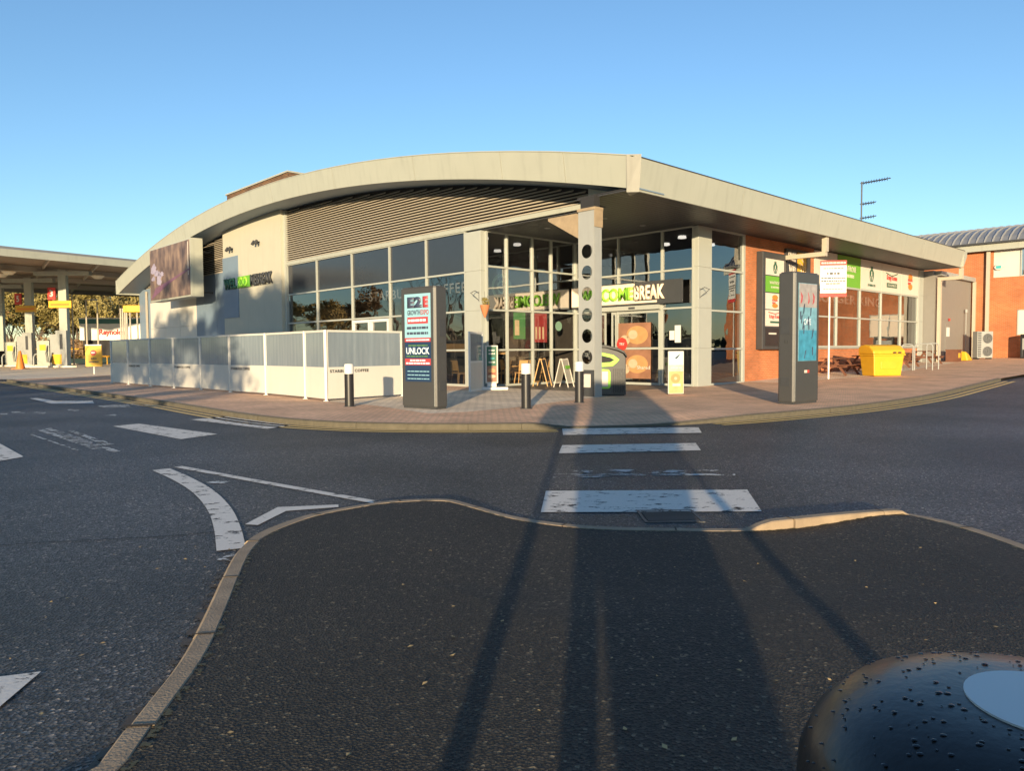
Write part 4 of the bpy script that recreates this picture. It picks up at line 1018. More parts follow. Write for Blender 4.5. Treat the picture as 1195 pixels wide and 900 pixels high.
# parking notice on two posts
q = gp(966.5, 438.5); pn = thing('parking_notice', 'white parking notice with red header on two white posts', 'sign', (13.0, 30.2, zpave(13.2, 30.2)), R(-4))
MB().tube([(-.02, 0, -.02), (-.02, 0, 4.8)], .038, 12).build('post', 'wh', pn, smooth=True)
bd = box('board', 'wh', pn, -.42, .62, -.07, -.04, 3.35, 4.82); bh = box('header', 'red', bd, -.42, .62, -.076, -.07, 4.62, 4.82); bars(bh, 'signw', -.38, .58, 4.69, .06, -.076, 41)
box('footer', 'red', bd, -.42, .62, -.076, -.07, 3.35, 3.50)
bars(bd, 'dark', -.3, .5, 4.48, .04, -.071, 42); bars(bd, 'dark', -.15, .4, 4.25, .09, -.071, 43, .05); bars(bd, 'dark', -.38, .58, 4.08, .05, -.071, 44); bars(bd, 'dark', -.38, .58, 3.97, .05, -.071, 45); bars(bd, 'dark', -.2, .4, 3.86, .05, -.071, 46); bars(bd, 'dark', -.3, .5, 3.65, .03, -.071, 47)
# yellow grit bin
a = gp(1017, 437.2); b = gp(1041, 438.5); rz = math.atan2(b.y-a.y, b.x-a.x)
yb = thing('grit_bin', 'yellow plastic grit bin with hinged sloping lid in front of the right windows', 'grit bin', (15.85, 31.6, zpave(15.9, 31.6)), R(8))
MB().hexa([(-.62,-.42,0),(.62,-.42,0),(.62,.42,0),(-.62,.42,0)], [(-.70,-.50,.88),(.70,-.50,.88),(.70,.50,.88),(-.70,.50,.88)]).build('tub', 'yellowp', yb, bevel=.04)
MB().box(-.74, .74, -.54, .54, .86, .93).build('rim', 'yellowp', yb, bevel=.02)
l = MB(); pr_ = [(-.54,.93),(-.50,1.08),(-.25,1.27),(.10,1.33),(.40,1.30),(.54,1.2),(.54,.93)]
k = len(l.v); l.v += [(-.74+.0, p[0], p[1]) for p in pr_]+[(.74, p[0], p[1]) for p in pr_]; n = len(pr_)
l.f += [tuple(range(n)), tuple(range(n, 2*n))[::-1]] + [(i, n+i, n+(i+1) % n, (i+1) % n) for i in range(n)]; l.build('lid', 'yellowp', yb, bevel=.05)
for x in (.15, .38): box('catch', 'black', yb, x, x+.14, -.565, -.54, .96, 1.02)
MB().box(-.35, .35, -.475, -.43, .30, .62).build('moulded_panel', 'yellowp', yb, bevel=.01)
# hoop rails
def hoop(label, px0, px1, py, L=None):
    a = gp(px0, py); b = gp(px1, py); t = thing('hoop_rail', label, 'railing', a, 0, 'galvanised hoop rails'); d = b-a; h = 1.25
    r_ = .14; pts = [Vector((0,0,-.02)), Vector((0,0,h-r_))] + [Vector((d.x, d.y, 0)).normalized()*(r_-r_*math.cos(R(k))) + Vector((0,0,h-r_+r_*math.sin(R(k)))) for k in (30,60,90)]
    e = Vector((d.x, d.y, 0)); eu = e.normalized()
    pts += [e - eu*(r_-r_*math.cos(R(k))) + Vector((0,0,h-r_+r_*math.sin(R(k)))) for k in (90,60,30)] + [e+Vector((0,0,h-r_)), e+Vector((0,0,-.02))]
    MB().tube(pts, .03, 12).build('hoop', 'steelw', t, smooth=True); return t
hoop('nearest galvanised hoop rail, partly behind the yellow grit bin', 1052, 1065, 432.5)
hoop('galvanised hoop rail furthest right by the picnic tables', 1067, 1088, 432)
hoop('short galvanised hoop rail end close beside the downpipe', 1081, 1095, 431)
# picnic tables
def picnic(label, x, y, rz):
    z = zpave(x, y); t = thing('picnic_table', label, 'picnic table', (x, y, z), rz, 'brown picnic tables along the right wall')
    mb = MB()
    for k in range(5): mb.box(-.95, .95, -.36+k*.15, -.23+k*.15, .72, .76)
    mb.build('table_top', 'brownwood', t)
    for s_ in (-1, 1):
        box('seat', 'brownwood', t, -.95, .95, s_*.62-.13, s_*.62+.13, .43, .47)
        MB().beam((s_*.7, -.70, 0), (s_*.7, -.16, .72), .06, .09).beam((s_*.7, .70, 0), (s_*.7, .16, .72), .06, .09).beam((s_*.72, -.74, .40), (s_*.72, .74, .40), .05, .09).build('leg', 'brownwood', t)
    return t
for i, (lab, v, u) in enumerate([('picnic table of dark brown timber, left of the parking notice', 14.6, -1.25), ('picnic table of dark brown timber behind the yellow grit bin', 18.2, -1.2), ('picnic table of dark brown timber behind the hoop rails', 22.5, -1.2), ('picnic table of dark brown timber furthest along the wall', 26.0, -1.25)]):
    p = bw(u, v); picnic(lab, p.x, p.y, BROT)
# cafe furniture behind the glass
def chair():
    t = thing('cafe_chair', 'wooden cafe chair', 'chair', (0,0,0), 0, 'wooden chairs behind the porch glass')
    box('seat', 'wood', t, -.21, .21, -.21, .21, .44, .48)
    MB().hexa([(-.20,.18,.55),(.20,.18,.55),(.20,.21,.55),(-.20,.21,.55)], [(-.19,.25,.98),(.19,.25,.98),(.19,.28,.98),(-.19,.28,.98)]).build('backrest', 'wood', t)
    for sx in (-1, 1):
        for sy in (-1, 1): MB().beam((sx*.22, sy*.22, 0), (sx*.17, sy*.17, .45), .03, .03).build('leg', 'wood', t)
    MB().beam((-.17,.17,.45),(-.17,.24,.9),.03,.03).build('back_post', 'wood', t); MB().beam((.17,.17,.45),(.17,.24,.9),.03,.03).build('back_post', 'wood', t)
    return t
c0 = chair()
spots = [(1.75, 6.75, 200, 'wooden chair behind the porch glass nearest the food sign'), (2.9, 6.9, 160, 'wooden chair behind the porch glass, left of the dark A-board'), (3.6, 6.7, 70, 'wooden chair behind the porch glass just right of the dark A-board'),
         (3.3, 8.2, 20, 'wooden chair in the second row facing the porch glass'), (4.5, 7.0, 250, 'wooden chair behind the last porch pane by the doors'), (2.0, 8.6, 300, 'wooden chair deep inside behind the green poster'), (.8, 8.0, 200, 'wooden chair behind the coffee shop glass just right of the left totem'), (1.4, 9.2, 100, 'wooden chair behind the coffee shop glass hidden mostly by the left totem')]
for i, (v, u, a, lab) in enumerate(spots):
    o = c0 if i == 0 else copy_tree(c0); o.location = bw(u, v, .012); o.rotation_euler = (0, 0, BROT+R(a)); o['label'] = lab
def cafetable():
    t = thing('cafe_table', 'round cafe table', 'table', (0,0,0), 0, 'round tables behind the porch glass')
    MB().lathe([(.35,.72),(.36,.735),(.35,.75)], 28).build('table_top', 'wood', t); MB().lathe([(.03,.03),(.03,.72)], 12).build('stem', 'dark', t); MB().lathe([(.22,0),(.22,.02),(.05,.05)], 20).build('base', 'dark', t); return t
ct = cafetable()
for i, (v, u, lab) in enumerate([(2.3, 6.95, 'round wooden table behind the porch glass between the chairs'), (3.9, 7.6, 'round wooden table further in behind the dark A-board')]):
    o = ct if i == 0 else copy_tree(ct); o.location = bw(u, v, .012); o['label'] = lab
# hanging flower basket by the left column
hb = thing('hanging_basket', 'terracotta cone planter hanging by the left column of the porch', 'planter', bw(5.45, -.15, 0) , 0)
hb.location = Vector((-.98, 27.3, 0))
MB().lathe([(.03,2.62),(.10,2.78),(.17,3.0),(.18,3.08)], 18).build('pot', 'terracotta', hb, smooth=True)
mb = MB(); rnd = random.Random(5)
for k in range(90):
    a = rnd.uniform(0, 6.28); r_ = rnd.uniform(0, .16); z = 3.06+rnd.uniform(0, .28); L = rnd.uniform(.03, .07); c = Vector((r_*math.cos(a), r_*math.sin(a), z)); u_ = Vector((rnd.gauss(0,1), rnd.gauss(0,1), rnd.gauss(0,1))).normalized()*L; v_ = u_.orthogonal().normalized()*L*.5
    mb.add([c-u_, c+v_, c+u_, c-v_], [(0,1,2,3)])
mb.build('leaves', 'leafg', hb); MB().tube([(0,0,3.08),(0,0,3.58)], .006, 5).build('chain', 'dark', hb)

# ------------------------------------------------------------------ right-hand side: link block and brick building
lk = thing('grey_link_block', 'flat dark grey clad block joining the service building to the brick building', 'building', tuple(bw(0, 29.42, 0)), BROT)
mb = MB()
box('wall', 'greyclad', lk, .0, 7.1, -.70, 3.0, 0, 5.62); box('plinth', 'dark', lk, .01, 7.1, -.72, -.70, 0, .5)
box('roof_edge', 'steelw', lk, .3, 7.6, -.95, 0, 5.62, 5.88); box('roof', 'roof', lk, 0, 7.1, -.6, 6, 5.62, 5.9)
dd = box('door', 'greyclad', lk, 2.0, 3.4, -.735, -.70, .3, 2.9); box('notice', 'wh', dd, 2.15, 2.7, -.75, -.735, 2.05, 2.6); box('lock', 'red', dd, 2.5, 2.8, -.75, -.735, 3.0, 3.15)
box('downpipe', 'slat', lk, 7.05, 7.25, -.98, -.80, .4, 5.62)
box('louvre_panel', 'pale' if 0 else 'slat', lk, 4.1, 5.2, -.73, -.70, 2.0, 3.4) if 0 else None
MB().tube([(5.6,-.85,.4),(5.6,-.85,3.6)], .025, 8).lathe([(.09,3.6),(.07,3.8)], 10, (5.6,-.85)).build('pole_light', 'steelw', lk)
# condenser
ac = thing('air_conditioning_unit', 'cream twin-fan air conditioning unit standing by the brick building corner', 'air conditioner', tuple(bw(-2.0, 34.3, gz(*bw(-2.0, 34.3).xy))), BROT-R(40))
box('case', 'steelw', ac, -.50, .50, -.2, .25, .08, 1.72, bevel=.02)
for z in (.48, 1.28):
    g = ring(MB(), .14, z, .30, .33, -.225, -.20, 24); 
    for k in range(4): ring(g, .14, z, .06+k*.06, .07+k*.06, -.222, -.205, 16)
    MB().disc(.14, z, .30, -.212, -.201).build('fan', 'dark', ac); g.build('fan_guard', 'steelw', ac)
mb = MB()
for k in range(14): mb.box(-.48, -.26, -.215, -.20, .18+k*.11, .24+k*.11)
mb.build('grille', 'dark', ac)
for x in (-.4, .4): box('foot', 'dark', ac, x-.04, x+.04, -.22, .27, 0, .08)
yg = thing('salt_bag', 'small yellow sack slumped by the grey link block', 'sack', tuple(bw(-1.7, 31.8, gz(*bw(-1.7, 31.8).xy))), BROT)
MB().hexa([(-.5,-.3,0),(.55,-.3,0),(.5,.3,0),(-.5,.3,0)], [(-.38,-.15,.55),(.05,-.18,.42),(.1,.15,.45),(-.35,.18,.6)]).build('sack_body', 'yellowp', yg, bevel=.08)
bx = thing('wooden_planter', 'brown timber box with a yellow label beside the yellow sack', 'planter', tuple(bw(-1.5, 30.3, gz(*bw(-1.5, 30.3).xy))), BROT)
box('tub', 'brownwood', bx, -.4, .4, -.3, .3, 0, .66); box('label_plate', 'yelsign', bx, -.17, .17, -.315, -.30, .22, .5); box('rim', 'brownwood', bx, -.44, .44, -.34, .34, .66, .71)

bz = .62
bk = thing('brick_building', 'orange brick two-storey building with curved grey standing-seam roof at the far right', 'building', tuple(bw(-1.02, 36.6, bz)), BROT-R(90))
# local x = towards the right along the face, y = into the building
wins = [(1.0-.02, 2.25, 5.25, 6.85), (2.45, 4.4, 5.35, 6.85)]
mb = MB()
X = [0, .95, 4.6, 5.2, 14]
wall = MB().box(-8, 16, 0, .3, -.7, 5.2).box(-8, .9, 0, .3, 5.2, 6.95).box(4.7, 5.6, 0, .3, 5.2, 6.95).build('wall', 'brick', bk)
wall2 = box('side_wall', 'brick', bk, -1.6, -1.3, .3, 12, -.7, 6.95)
box('blank_panel', 'screenp', bk, .9, 2.35, .05, .2, 5.2, 6.95)
wn_ = MB().box(2.35, 2.42, .0, .12, 5.2, 6.95).box(3.5, 3.56, 0, .12, 5.2, 6.95).box(4.63, 4.7, 0, .12, 5.2, 6.95).box(2.42, 4.63, 0, .12, 5.2, 5.28).box(2.42, 4.63, 0, .12, 6.87, 6.95).build('window', 'frame', bk)
MB().add([(2.4,.06,5.2),(4.65,.06,5.2),(4.65,.06,6.95),(2.4,.06,6.95)], [(0,1,2,3)]).build('glass_pane', 'glass', wn_); box('blind', 'signc', wn_, 2.45, 4.6, .2, .22, 5.3, 6.9)
w3 = MB().box(2.25, 2.32, -.03, .05, 1.55, 3.1).box(2.25, 4.6, -.03, .05, 1.5, 1.56).box(2.25, 4.6, -.03, .05, 3.04, 3.1).box(3.3, 3.36, -.03, .05, 1.56, 3.04).box(4.54, 4.6, -.03, .05, 1.56, 3.04).build('window', 'frame', bk)
box('blind', 'signc', w3, 2.32, 4.54, -.012, -.004, 1.56, 3.04)
box('string_course', 'brick', bk, 0, 16, -.02, 0, 1.3, 1.36)
box('eaves_fascia', 'cream', bk, -5, 16, -.55, -.45, 6.9, 7.35); box('eaves_soffit', 'soffit', bk, -5, 16, -.45, .3, 6.92, 6.95)
prof = [(-.7,7.42),(-.3,7.75),(.5,8.15),(1.6,8.5),(3.2,8.8),(5.2,8.95),(8,9.0)]
mb = MB()
for (y0,z0),(y1,z1) in zip(prof, prof[1:]): mb.hexa([(-5,y0,z0-.06),(16,y0,z0-.06),(16,y1,z1-.06),(-5,y1,z1-.06)], [(-5,y0,z0),(16,y0,z0),(16,y1,z1),(-5,y1,z1)])
rf = mb.build('roof', 'roof', bk)
x = -4.9
while x < 15.9:
    mb = MB()
    for (y0,z0),(y1,z1) in zip(prof, prof[1:]): mb.hexa([(x,y0,z0),(x+.06,y0,z0),(x+.06,y1,z1),(x,y1,z1)], [(x,y0,z0+.09),(x+.06,y0,z0+.09),(x+.06,y1,z1+.09),(x,y1,z1+.09)])
    mb.build('roof_seam', 'roofs', rf); x += .45
box('gutter', 'dark', bk, -5, 16, -.78, -.70, 7.32, 7.42)
MB().box(.55,.75,-.24,-.1,5.4,6.9).box(.55,.75,-.24,-.1,-.6,5.4).build('downpipe', 'slat', bk)
al = MB().disc(1.5 if 0 else .62, 5.9, .0001, -.01, -.009)
ab = MB().prism([(.95,5.85),(1.08,5.68),(1.32,5.68),(1.45,5.85),(1.32,6.02),(1.08,6.02)], -.10, -.02).build('alarm_box', 'signw', bk); box('alarm_mark', 'teal', ab, 1.06, 1.34, -.105, -.10, 5.76, 5.94)
lt = thing('metal_planter', 'dark metal and glass smoking bin unit against the brick building at the right edge', 'bin', tuple(bw(-4.1, 35.9, .66)), BROT-R(90))
box('cabinet', 'steelw', lt, -.35, .75, -.25, .2, .08, 1.25, bevel=.03); MB().box(-.42, -.33, -.3, .22, 0, 1.42).box(.75, .82, -.3, .22, 0, 1.42).box(-.42, .82, -.3, .22, 1.35, 1.5).box(-.4, .8, -.28, .2, 0, .1).build('frame', 'black', lt); box('lower_cladding', 'black', lt, -.3, .7, -.27, -.25, .1, .55)

# ------------------------------------------------------------------ filling station at the left
def cz(x, y): return zroad(x, y)
CA, CB, CC, CD = Vector((-46, 41.5)), Vector((-27.2, 70.0)), Vector((-42, 97)), Vector((-74, 72))
cn = thing('forecourt_canopy', 'large flat filling station canopy with cream edge and steel columns', 'canopy', (0, 0, 0))
def quadslab(pts, z0, z1): return MB().prismz([(p.x, p.y) for p in pts], z0, z1)
M['deck'] = mat('canopy_deck', (.30,.23,.17), .6, var=.15)
quadslab([CA, CB, CC, CD], 8.95, 9.15).build('deck', 'deck', cn)
def edge(a, b, z0, z1, w, name, mt): return MB().beam((a.x, a.y, (z0+z1)/2), (b.x, b.y, (z0+z1)/2), w, z1-z0).build(name, mt, cn)
edge(CA, CB, 8.62, 9.16, .25, 'fascia', 'cream'); edge(CB, CC, 8.50, 9.2, .25, 'fascia', 'cream'); edge(CC, CD, 8.5, 9.2, .25, 'fascia', 'greyclad'); edge(CD, CA, 8.5, 9.2, .25, 'fascia', 'cream')
quadslab([CA+Vector((.4,1)), CB+Vector((-.6,.4)), CC+Vector((-.2,-1)), CD+Vector((1,0))], 9.16, 9.42).build('roof_sheet', 'roof', cn)
for k in range(1, 9):
    a = CA.lerp(CB, k/9); b = CD.lerp(CC, k/9); edge(a, b, 8.72, 8.95, .14, 'purlin', 'slat')
for k in (.25, .5, .75):
    a = CA.lerp(CD, k); b = CB.lerp(CC, k); edge(a, b, 8.45, 8.9, .3, 'beam', 'slat')
for (x, y) in ((-38.7, 64), (-45.6, 70), (-31.6+.0, 82), (-52.5, 76)):
    z = cz(x, y); c_ = box('column', 'cream', cn, x-.34, x+.34, y-.2, y+.2, z, 8.6)
    box('column_arm', 'cream', cn, x-2.4, x+2.4, y-.25, y+.25, 8.15, 8.5)
M['canlamp'] = mat('canopy_lamp', (.9,.8,.6), .5)
for (x, y) in ((-42, 62), (-44, 64), (-49, 68), (-36.8, 66)): MB().lathe([(.3,8.05),(.55,8.3),(.3,8.4)], 14, (x, y)).build('light', 'canlamp', cn)
# pumps with their islands
def pump(label, x, y):
    z = cz(x, y); t = thing('fuel_pump', label, 'fuel pump', (x, y, z), R(-8), 'fuel pumps under the canopy')
    MB().prismz([(-3.3,-.75),(1.2,-.75),(1.4,-.5),(1.4,.5),(1.2,.75),(-3.3,.75),(-3.5,.5),(-3.5,-.5)], 0, .16).build('island_plinth', 'concrete', t)
    box('cabinet', 'cream', t, -2.4, -1.2, -.45, .45, .16, 2.35, bevel=.03); box('cabinet', 'steelw', t, -1.15, -.45, -.4, .4, .16, 2.9, bevel=.03)
    box('display', 'yelsign', t, -2.1, -1.5, -.47, -.45, 1.5, 2.0); box('nozzle_panel', 'yelsign', t, -.95, .0, -.49, -.46, .3, 1.15)
    MB().tube([(-1.3,-.5,1.9),(-1.35,-.65,1.2),(-1.25,-.65,.5),(-.95,-.6,.45),(-.85,-.5,1.3)], .05, 8).build('hose', 'black', t)
    MB().tube([(-3.1,0,.1),(-3.1,0,.9),(-2.95,0,1.15),(-2.7,0,1.2),(-2.6,0,1.15),(-2.6,0,.1)], .06, 8).build('hoop_guard', 'steelw', t)
    box('hose_mast', 'steelw', t, -.5, .5, -.48, -.32, .16, 3.2); box('hose_slot', 'dark', t, -.12, .14, -.5, -.48, 1.6, 2.9); return t
pump('fuel pump beside the canopy column nearest the orange sign', -38.7, 64); pump('fuel pump at the left edge, behind the traffic cone', -45.6, 70)
for lab, x, y in (('yellow price board strapped to the nearer canopy column under a red pump number', -38.7, 64), ('yellow price board strapped to the farther left canopy column under a red pump number', -45.6, 70)):
    t = thing('pump_sign', lab, 'sign', (x, y, cz(x, y)), R(-6), 'pump number signs on the canopy columns')
    k = box('price_board', 'yelsign', t, -1.1, 1.0, -.42, -.33, 5.15, 5.75); bars(k, 'orange', -.9, .8, 5.35, .16, -.425, 61)
    n_ = box('number_plate', 'red', t, -1.15, -.45, -.42, -.33, 5.85, 6.9); flat_text('lettering', '3' if x > -40 else '5', 'wh', n_, .3, .6, -.95, -.425, 6.1, bold=.03)
tc_ = thing('traffic_cone', 'orange traffic cone standing on the forecourt at the left', 'cone', (-40.0, 60, cz(-40, 60)))
box('foot', 'orange', tc_, -.45, .45, -.45, .45, 0, .08); MB().lathe([(.34,.08),(.10,1.45),(.08,1.5)], 20).build('cone_body', 'orange', tc_, smooth=True)
ys_ = thing('forecourt_sign', 'upright yellow forecourt notice with red and white roundel on a post', 'sign', (-28.9, 51.0, 0.0), R(4))
MB().tube([(0,0,-.1),(0,0,.5)], .05, 8).build('post', 'wh', ys_); f = box('board', 'yelsign', ys_, -.54, .54, -.05, .05, .5, 1.95)
rd = MB().disc(0, 1.45, .20, -.065, -.05).build('roundel', 'red', f); box('bar', 'wh', rd, -.13, .13, -.072, -.065, 1.40, 1.50)
bars(f, 'dark', -.18, .2, 1.0, .09, -.05, 71); bars(f, 'dark', -.32, .34, .78, .09, -.05, 72)
box('cap', 'wh', ys_, -.54, .54, -.05, .05, 1.95, 2.02)
# fence rails, lamp and flag poles behind
fr_ = thing('yellow_rail_fence', 'low yellow rail fence beyond the fuel pumps', 'fence', (0, 0, 0))
ff = [Vector((-62, 74, 0)), Vector((-40, 80, 0)), Vector((-24, 86, 0))]
for z in (.9, 1.7): 
    z0 = .3; MB().tube([p+Vector((0,0,z+.2)) for p in ff], .06, 6).build('rail', 'yelsign', fr_)
for k in range(14): p = ff[0].lerp(ff[1], k/13) if k < 14 else 0; MB().tube([p+Vector((0,0,.1)), p+Vector((0,0,2.0))], .06, 6).build('post', 'yelsign', fr_)
def pole(name, label, cat, px, Y, h, arm=0, grp=None):
    x = (px-597.5)/FPX*Y; t = thing(name, label, cat, (x, Y, cz(x, Y)), 0, grp); MB().tube([(0,0,0),(0,0,h)], [.09,.06], 8).build('shaft', 'slat', t)
    if arm: MB().tube([(0,0,h),(arm,0,h+.05)], .06, 6).build('arm', 'slat', t); box('lantern', 'steelw', t, arm-.1, arm+.5, -.12, .12, h-.04, h+.1)
    return t
pole('lamp_post', 'tall thin lamp post between the pumps and the trailer', 'lamp post', 87, 76, 7.3, 0); pole('lamp_post', 'lamp post with short arm left of the red lettering on the trailer', 'lamp post', 103, 72, 6.4, .6); pole('lamp_post', 'lamp post without arm crossing the red lettering on the trailer', 'lamp post', 116, 72, 6.2, 0)
for i, px in enumerate((143, 145.5, 148, 150)):
    pole('steel_post', ['leftmost', 'second from left', 'third from left', 'rightmost'][i]+' of the four pale posts at the end of the building', 'post', px, 58, 4.8, 0, 'pale posts at the left end of the building')
oc = thing('orange_kiosk_canopy', 'small orange canopy on pale posts at the left end of the building', 'canopy', (-29.3, 57.5, .1))
box('canopy_top', 'yelsign', oc, -.65, 1.5, -.5, 1.0, 4.45, 5.0, bevel=.05)
for x in (-.45, -.2, .35): MB().tube([(x,-.3,0),(x,-.3,4.45)], .06, 8).build('post', 'slat', oc)
tl = thing('lorry_trailer', 'long white curtain-sided lorry trailer with green roof band and red lettering', 'trailer', (-45.6, 78, .2), R(4))
box('side_curtain', 'wh', tl, 0, 11, 0, 2.5, 2.6, 4.35); box('roof_band', mat('trailer_green', (.02,.12,.11), .5), tl, -.05, 11.05, -.03, 2.53, 4.35, 4.85); box('top_rail', 'wh', tl, -.05, 11.05, -.05, 2.55, 4.85, 4.97)
box('underframe', 'void', tl, .2, 10.8, .2, 2.3, 1.0, 2.6)
flat_text('lettering', 'Reynolds', 'red', tl, 2.6, .75, 2.0, -.035, 3.0, bold=.03)
for x in (1.5, 8.3, 9.6): MB().tube([(x,.1,.5),(x,.45,.5)], .5, 20).build('wheel', 'tyre', tl)
car = thing('parked_car', 'dark blue car partly cut by the left edge of the picture beyond the pumps', 'car', (-50.6, 72.5, cz(-50, 72)), R(-100))
cb = MB().prism([(-2.1,.35),(-2.15,.8),(-1.9,.95),(-1.2,1.02),(-.6,1.5),(.9,1.52),(1.6,1.05),(2.1,.95),(2.15,.45),(2.1,.3)], -.85, .85).build('body', mat('car_paint', (.02,.03,.05), .2, coat=1.), car, bevel=.08)
MB().prism([(-1.0,1.05),(-.55,1.44),(.85,1.46),(1.35,1.05)], -.87, .87).build('side_windows', 'blackgloss', car)
for x in (-1.35, 1.35):
    for y in (-.86, .68): MB().tube([(x,y,.33),(x,y+.18,.33)], .33, 20).build('wheel', 'tyre', car)

# ------------------------------------------------------------------ trees
def leaf_cloud(mb, c, r, n, size, rnd, flat=.8):
    for k in range(n):
        while True:
            p = Vector((rnd.uniform(-1,1), rnd.uniform(-1,1), rnd.uniform(-1,1)))
            if .25 < p.length < 1: break
        q = c + Vector((p.x*r, p.y*r, p.z*r*flat)); s_ = size*rnd.uniform(.5, 1.3)
        a = Vector((rnd.gauss(0,1), rnd.gauss(0,1), rnd.gauss(0,1))).normalized(); b = a.orthogonal().normalized()
        mb.add([q-a*s_, q+b*s_*.6, q+a*s_, q-b*s_*.6], [(0,1,2,3)])
def grow(mb, p, d, L, r, depth, rnd, tips, spread=.55, n=5):
    segs = 3; pts = [p]; rr = [r]
    for i in range(segs):
        d = (d + Vector((rnd.gauss(0,.12), rnd.gauss(0,.12), rnd.gauss(.04,.06)))).normalized(); p = p + d*L/segs; pts.append(p); rr.append(r*(1-.45*(i+1)/segs))
    mb.tube(pts, rr, 7 if depth > 2 else 4, cap=False)
    if depth == 0: tips.append(p); return
    k = rnd.choice((2, 3, 3)) if depth > 1 else 4
    for i in range(k):
        s_ = spread*rnd.uniform(.6, 1.3); a = rnd.uniform(0, 6.28); o = d.orthogonal().normalized(); o.rotate(Matrix.Rotation(a, 3, d))
        start = pts[-1] if i < 2 else pts[rnd.choice((1, 2))]
        nd = (d*math.cos(s_)+o*math.sin(s_)).normalized(); grow(mb, start, nd, L*rnd.uniform(.62, .82), rr[-1]*rnd.uniform(.6, .8), depth-1, rnd, tips, spread)
def tree(label, x, y, h, seed, leafmat, nleaf=0, leafsize=.2, depth=5, grp=None, cat='tree', name='broadleaf_tree', spread=.55, z=None):
    rnd = random.Random(seed); mb = MB(); tips = []
    t = thing(name, label, cat, (x, y, zroad(max(-100, min(100, x)), max(-40, min(150, y))) if z is None else z), rnd.uniform(0, 6.28), grp)
    grow(mb, Vector((0,0,-.1)), Vector((0,0,1)), h*.30, h*.021, depth, rnd, tips, spread)
    mb.build('trunk', 'bark', t)
    if nleaf:
        lm = MB(); per = max(1, nleaf//max(1, len(tips)))
        for p in tips: leaf_cloud(lm, p, h*.05, per, leafsize, rnd)
        lm.build('crown', leafmat, t)
    return t
protos = []
ORD = ['first','second','third','fourth','fifth','sixth','seventh','eighth','ninth','tenth','eleventh','twelfth','thirteenth','fourteenth','fifteenth']
for i, (lm, s_) in enumerate((('leafy', 1), ('leafg', 2), ('leafb', 3), ('leafg', 4))):
    protos.append(tree('proto', 0, 0, 11.5, 40+s_, lm, 3400, .19, 5, 'trees of the autumn wood behind the filling station', z=0))
rnd = random.Random(12); desc = ['golden-leaved', 'olive green', 'brown-leaved', 'thin yellowish']; k = 0
for row, (Y, n, x0, x1) in enumerate(((150, 15, -112, -66), (162, 15, -122, -70), (174, 14, -130, -72))):
    for i in range(n):
        x = x0+(x1-x0)*(i+.5)/n + rnd.uniform(-1, 1); y = Y+rnd.uniform(-3, 3); pi = rnd.randrange(4)
        o = protos[k] if k < 4 else copy_tree(protos[pi]); pi = k if k < 4 else pi; k += 1
        sc_ = rnd.uniform(1.15, 1.5) + .1*row; o.location = (x, y, .2); o.rotation_euler = (0, 0, rnd.uniform(0, 6.28)); o.scale = (sc_*rnd.uniform(.9, 1.2), sc_, sc_)
        o['label'] = '%s tree, %s from the left in the %s row of the far wood' % (desc[pi], ORD[i], ['front', 'middle', 'back'][row])
# undergrowth at the wood's foot
mb = MB(); rnd = random.Random(77)
for i in range(150):
    x = rnd.uniform(-118, -58); y = 143+rnd.uniform(-3, 3); leaf_cloud(mb, Vector((x, y, rnd.uniform(.6, 3.4))), rnd.uniform(1.4, 2.6), 120, .3, rnd)
ug = mb.build('undergrowth', 'leafb', kind='stuff'); ug['label'] = 'tangled brown undergrowth along the foot of the wood'
# bare trees: behind the photographer (their shade falls on the left wing) and left of the picture (mirrored in the glass)
for i, (x, y, h, lf) in enumerate(((-17.5, -6, 15.0, 6000), (-21, -9, 15.0, 9000), (-25, -4, 13.5, 9000), (-29.5, -8, 13, 7000), (-18.0, -15, 14.0, 3500))):
    tree(['bare tree behind the camera on the left, first', 'bare tree behind the camera on the left, second', 'bare tree behind the camera on the left, third', 'bare tree behind the camera on the left, fourth', 'bare tree behind the camera on the left, fifth'][i], x, y, h, 100+i, 'leafd', lf, .2, 5, 'bare trees behind the camera')
pb = tree('bare tree left of the picture', -33, 33.5, 11, 200, 'leafd', 0, .1, 6, 'bare trees left of the picture', spread=.5)
for i, (x, y, s_) in enumerate(((-39, 37, 1.1), (-42, 31, 1.0), (-50, 42, 1.3), (-47, 35, 1.2), (-36, 28, .9), (-56, 36, 1.3))):
    o = copy_tree(pb); o.location = (x, y, 0); o.rotation_euler = (0, 0, i*1.3); o.scale = (s_, s_, s_); o['label'] = 'bare tree left of the picture, %s beyond the nearest one' % ORD[i]
for i, (x, y) in enumerate(((-96, 62), (-102, 70), (-108, 78), (-99, 84), (-112, 66), (-106, 92), (-92, 54), (-118, 84))):
    o = copy_tree(protos[i % 4]); o.location = (x, y, .2); o.rotation_euler = (0, 0, i*1.1); o.scale = (1.1, 1.1, 1.05); o['label'] = '%s tree standing left of the picture beyond the pumps, %s of its clump' % (desc[i % 4], ORD[i])
# dense hedge line far behind the camera and to the sides so that the glass mirrors land, not bare horizon
mb = MB(); rnd = random.Random(5)
hl = [(-120, 45), (-110, 0), (-80, -50), (0, -75), (80, -50), (120, 0), (125, 60)]
for a, b in zip(hl, hl[1:]):
    L = math.dist(a, b)
    for i in range(int(L/2.2)):
        f = i*2.2/L; leaf_cloud(mb, Vector((a[0]+(b[0]-a[0])*f+rnd.uniform(-2,2), a[1]+(b[1]-a[1])*f+rnd.uniform(-2,2), rnd.uniform(1.0, 4.0))), 3.0, 40, .8, rnd)
hg = mb.build('far_hedge', 'leafd', kind='stuff'); hg['label'] = 'dark hedge line round the car park'

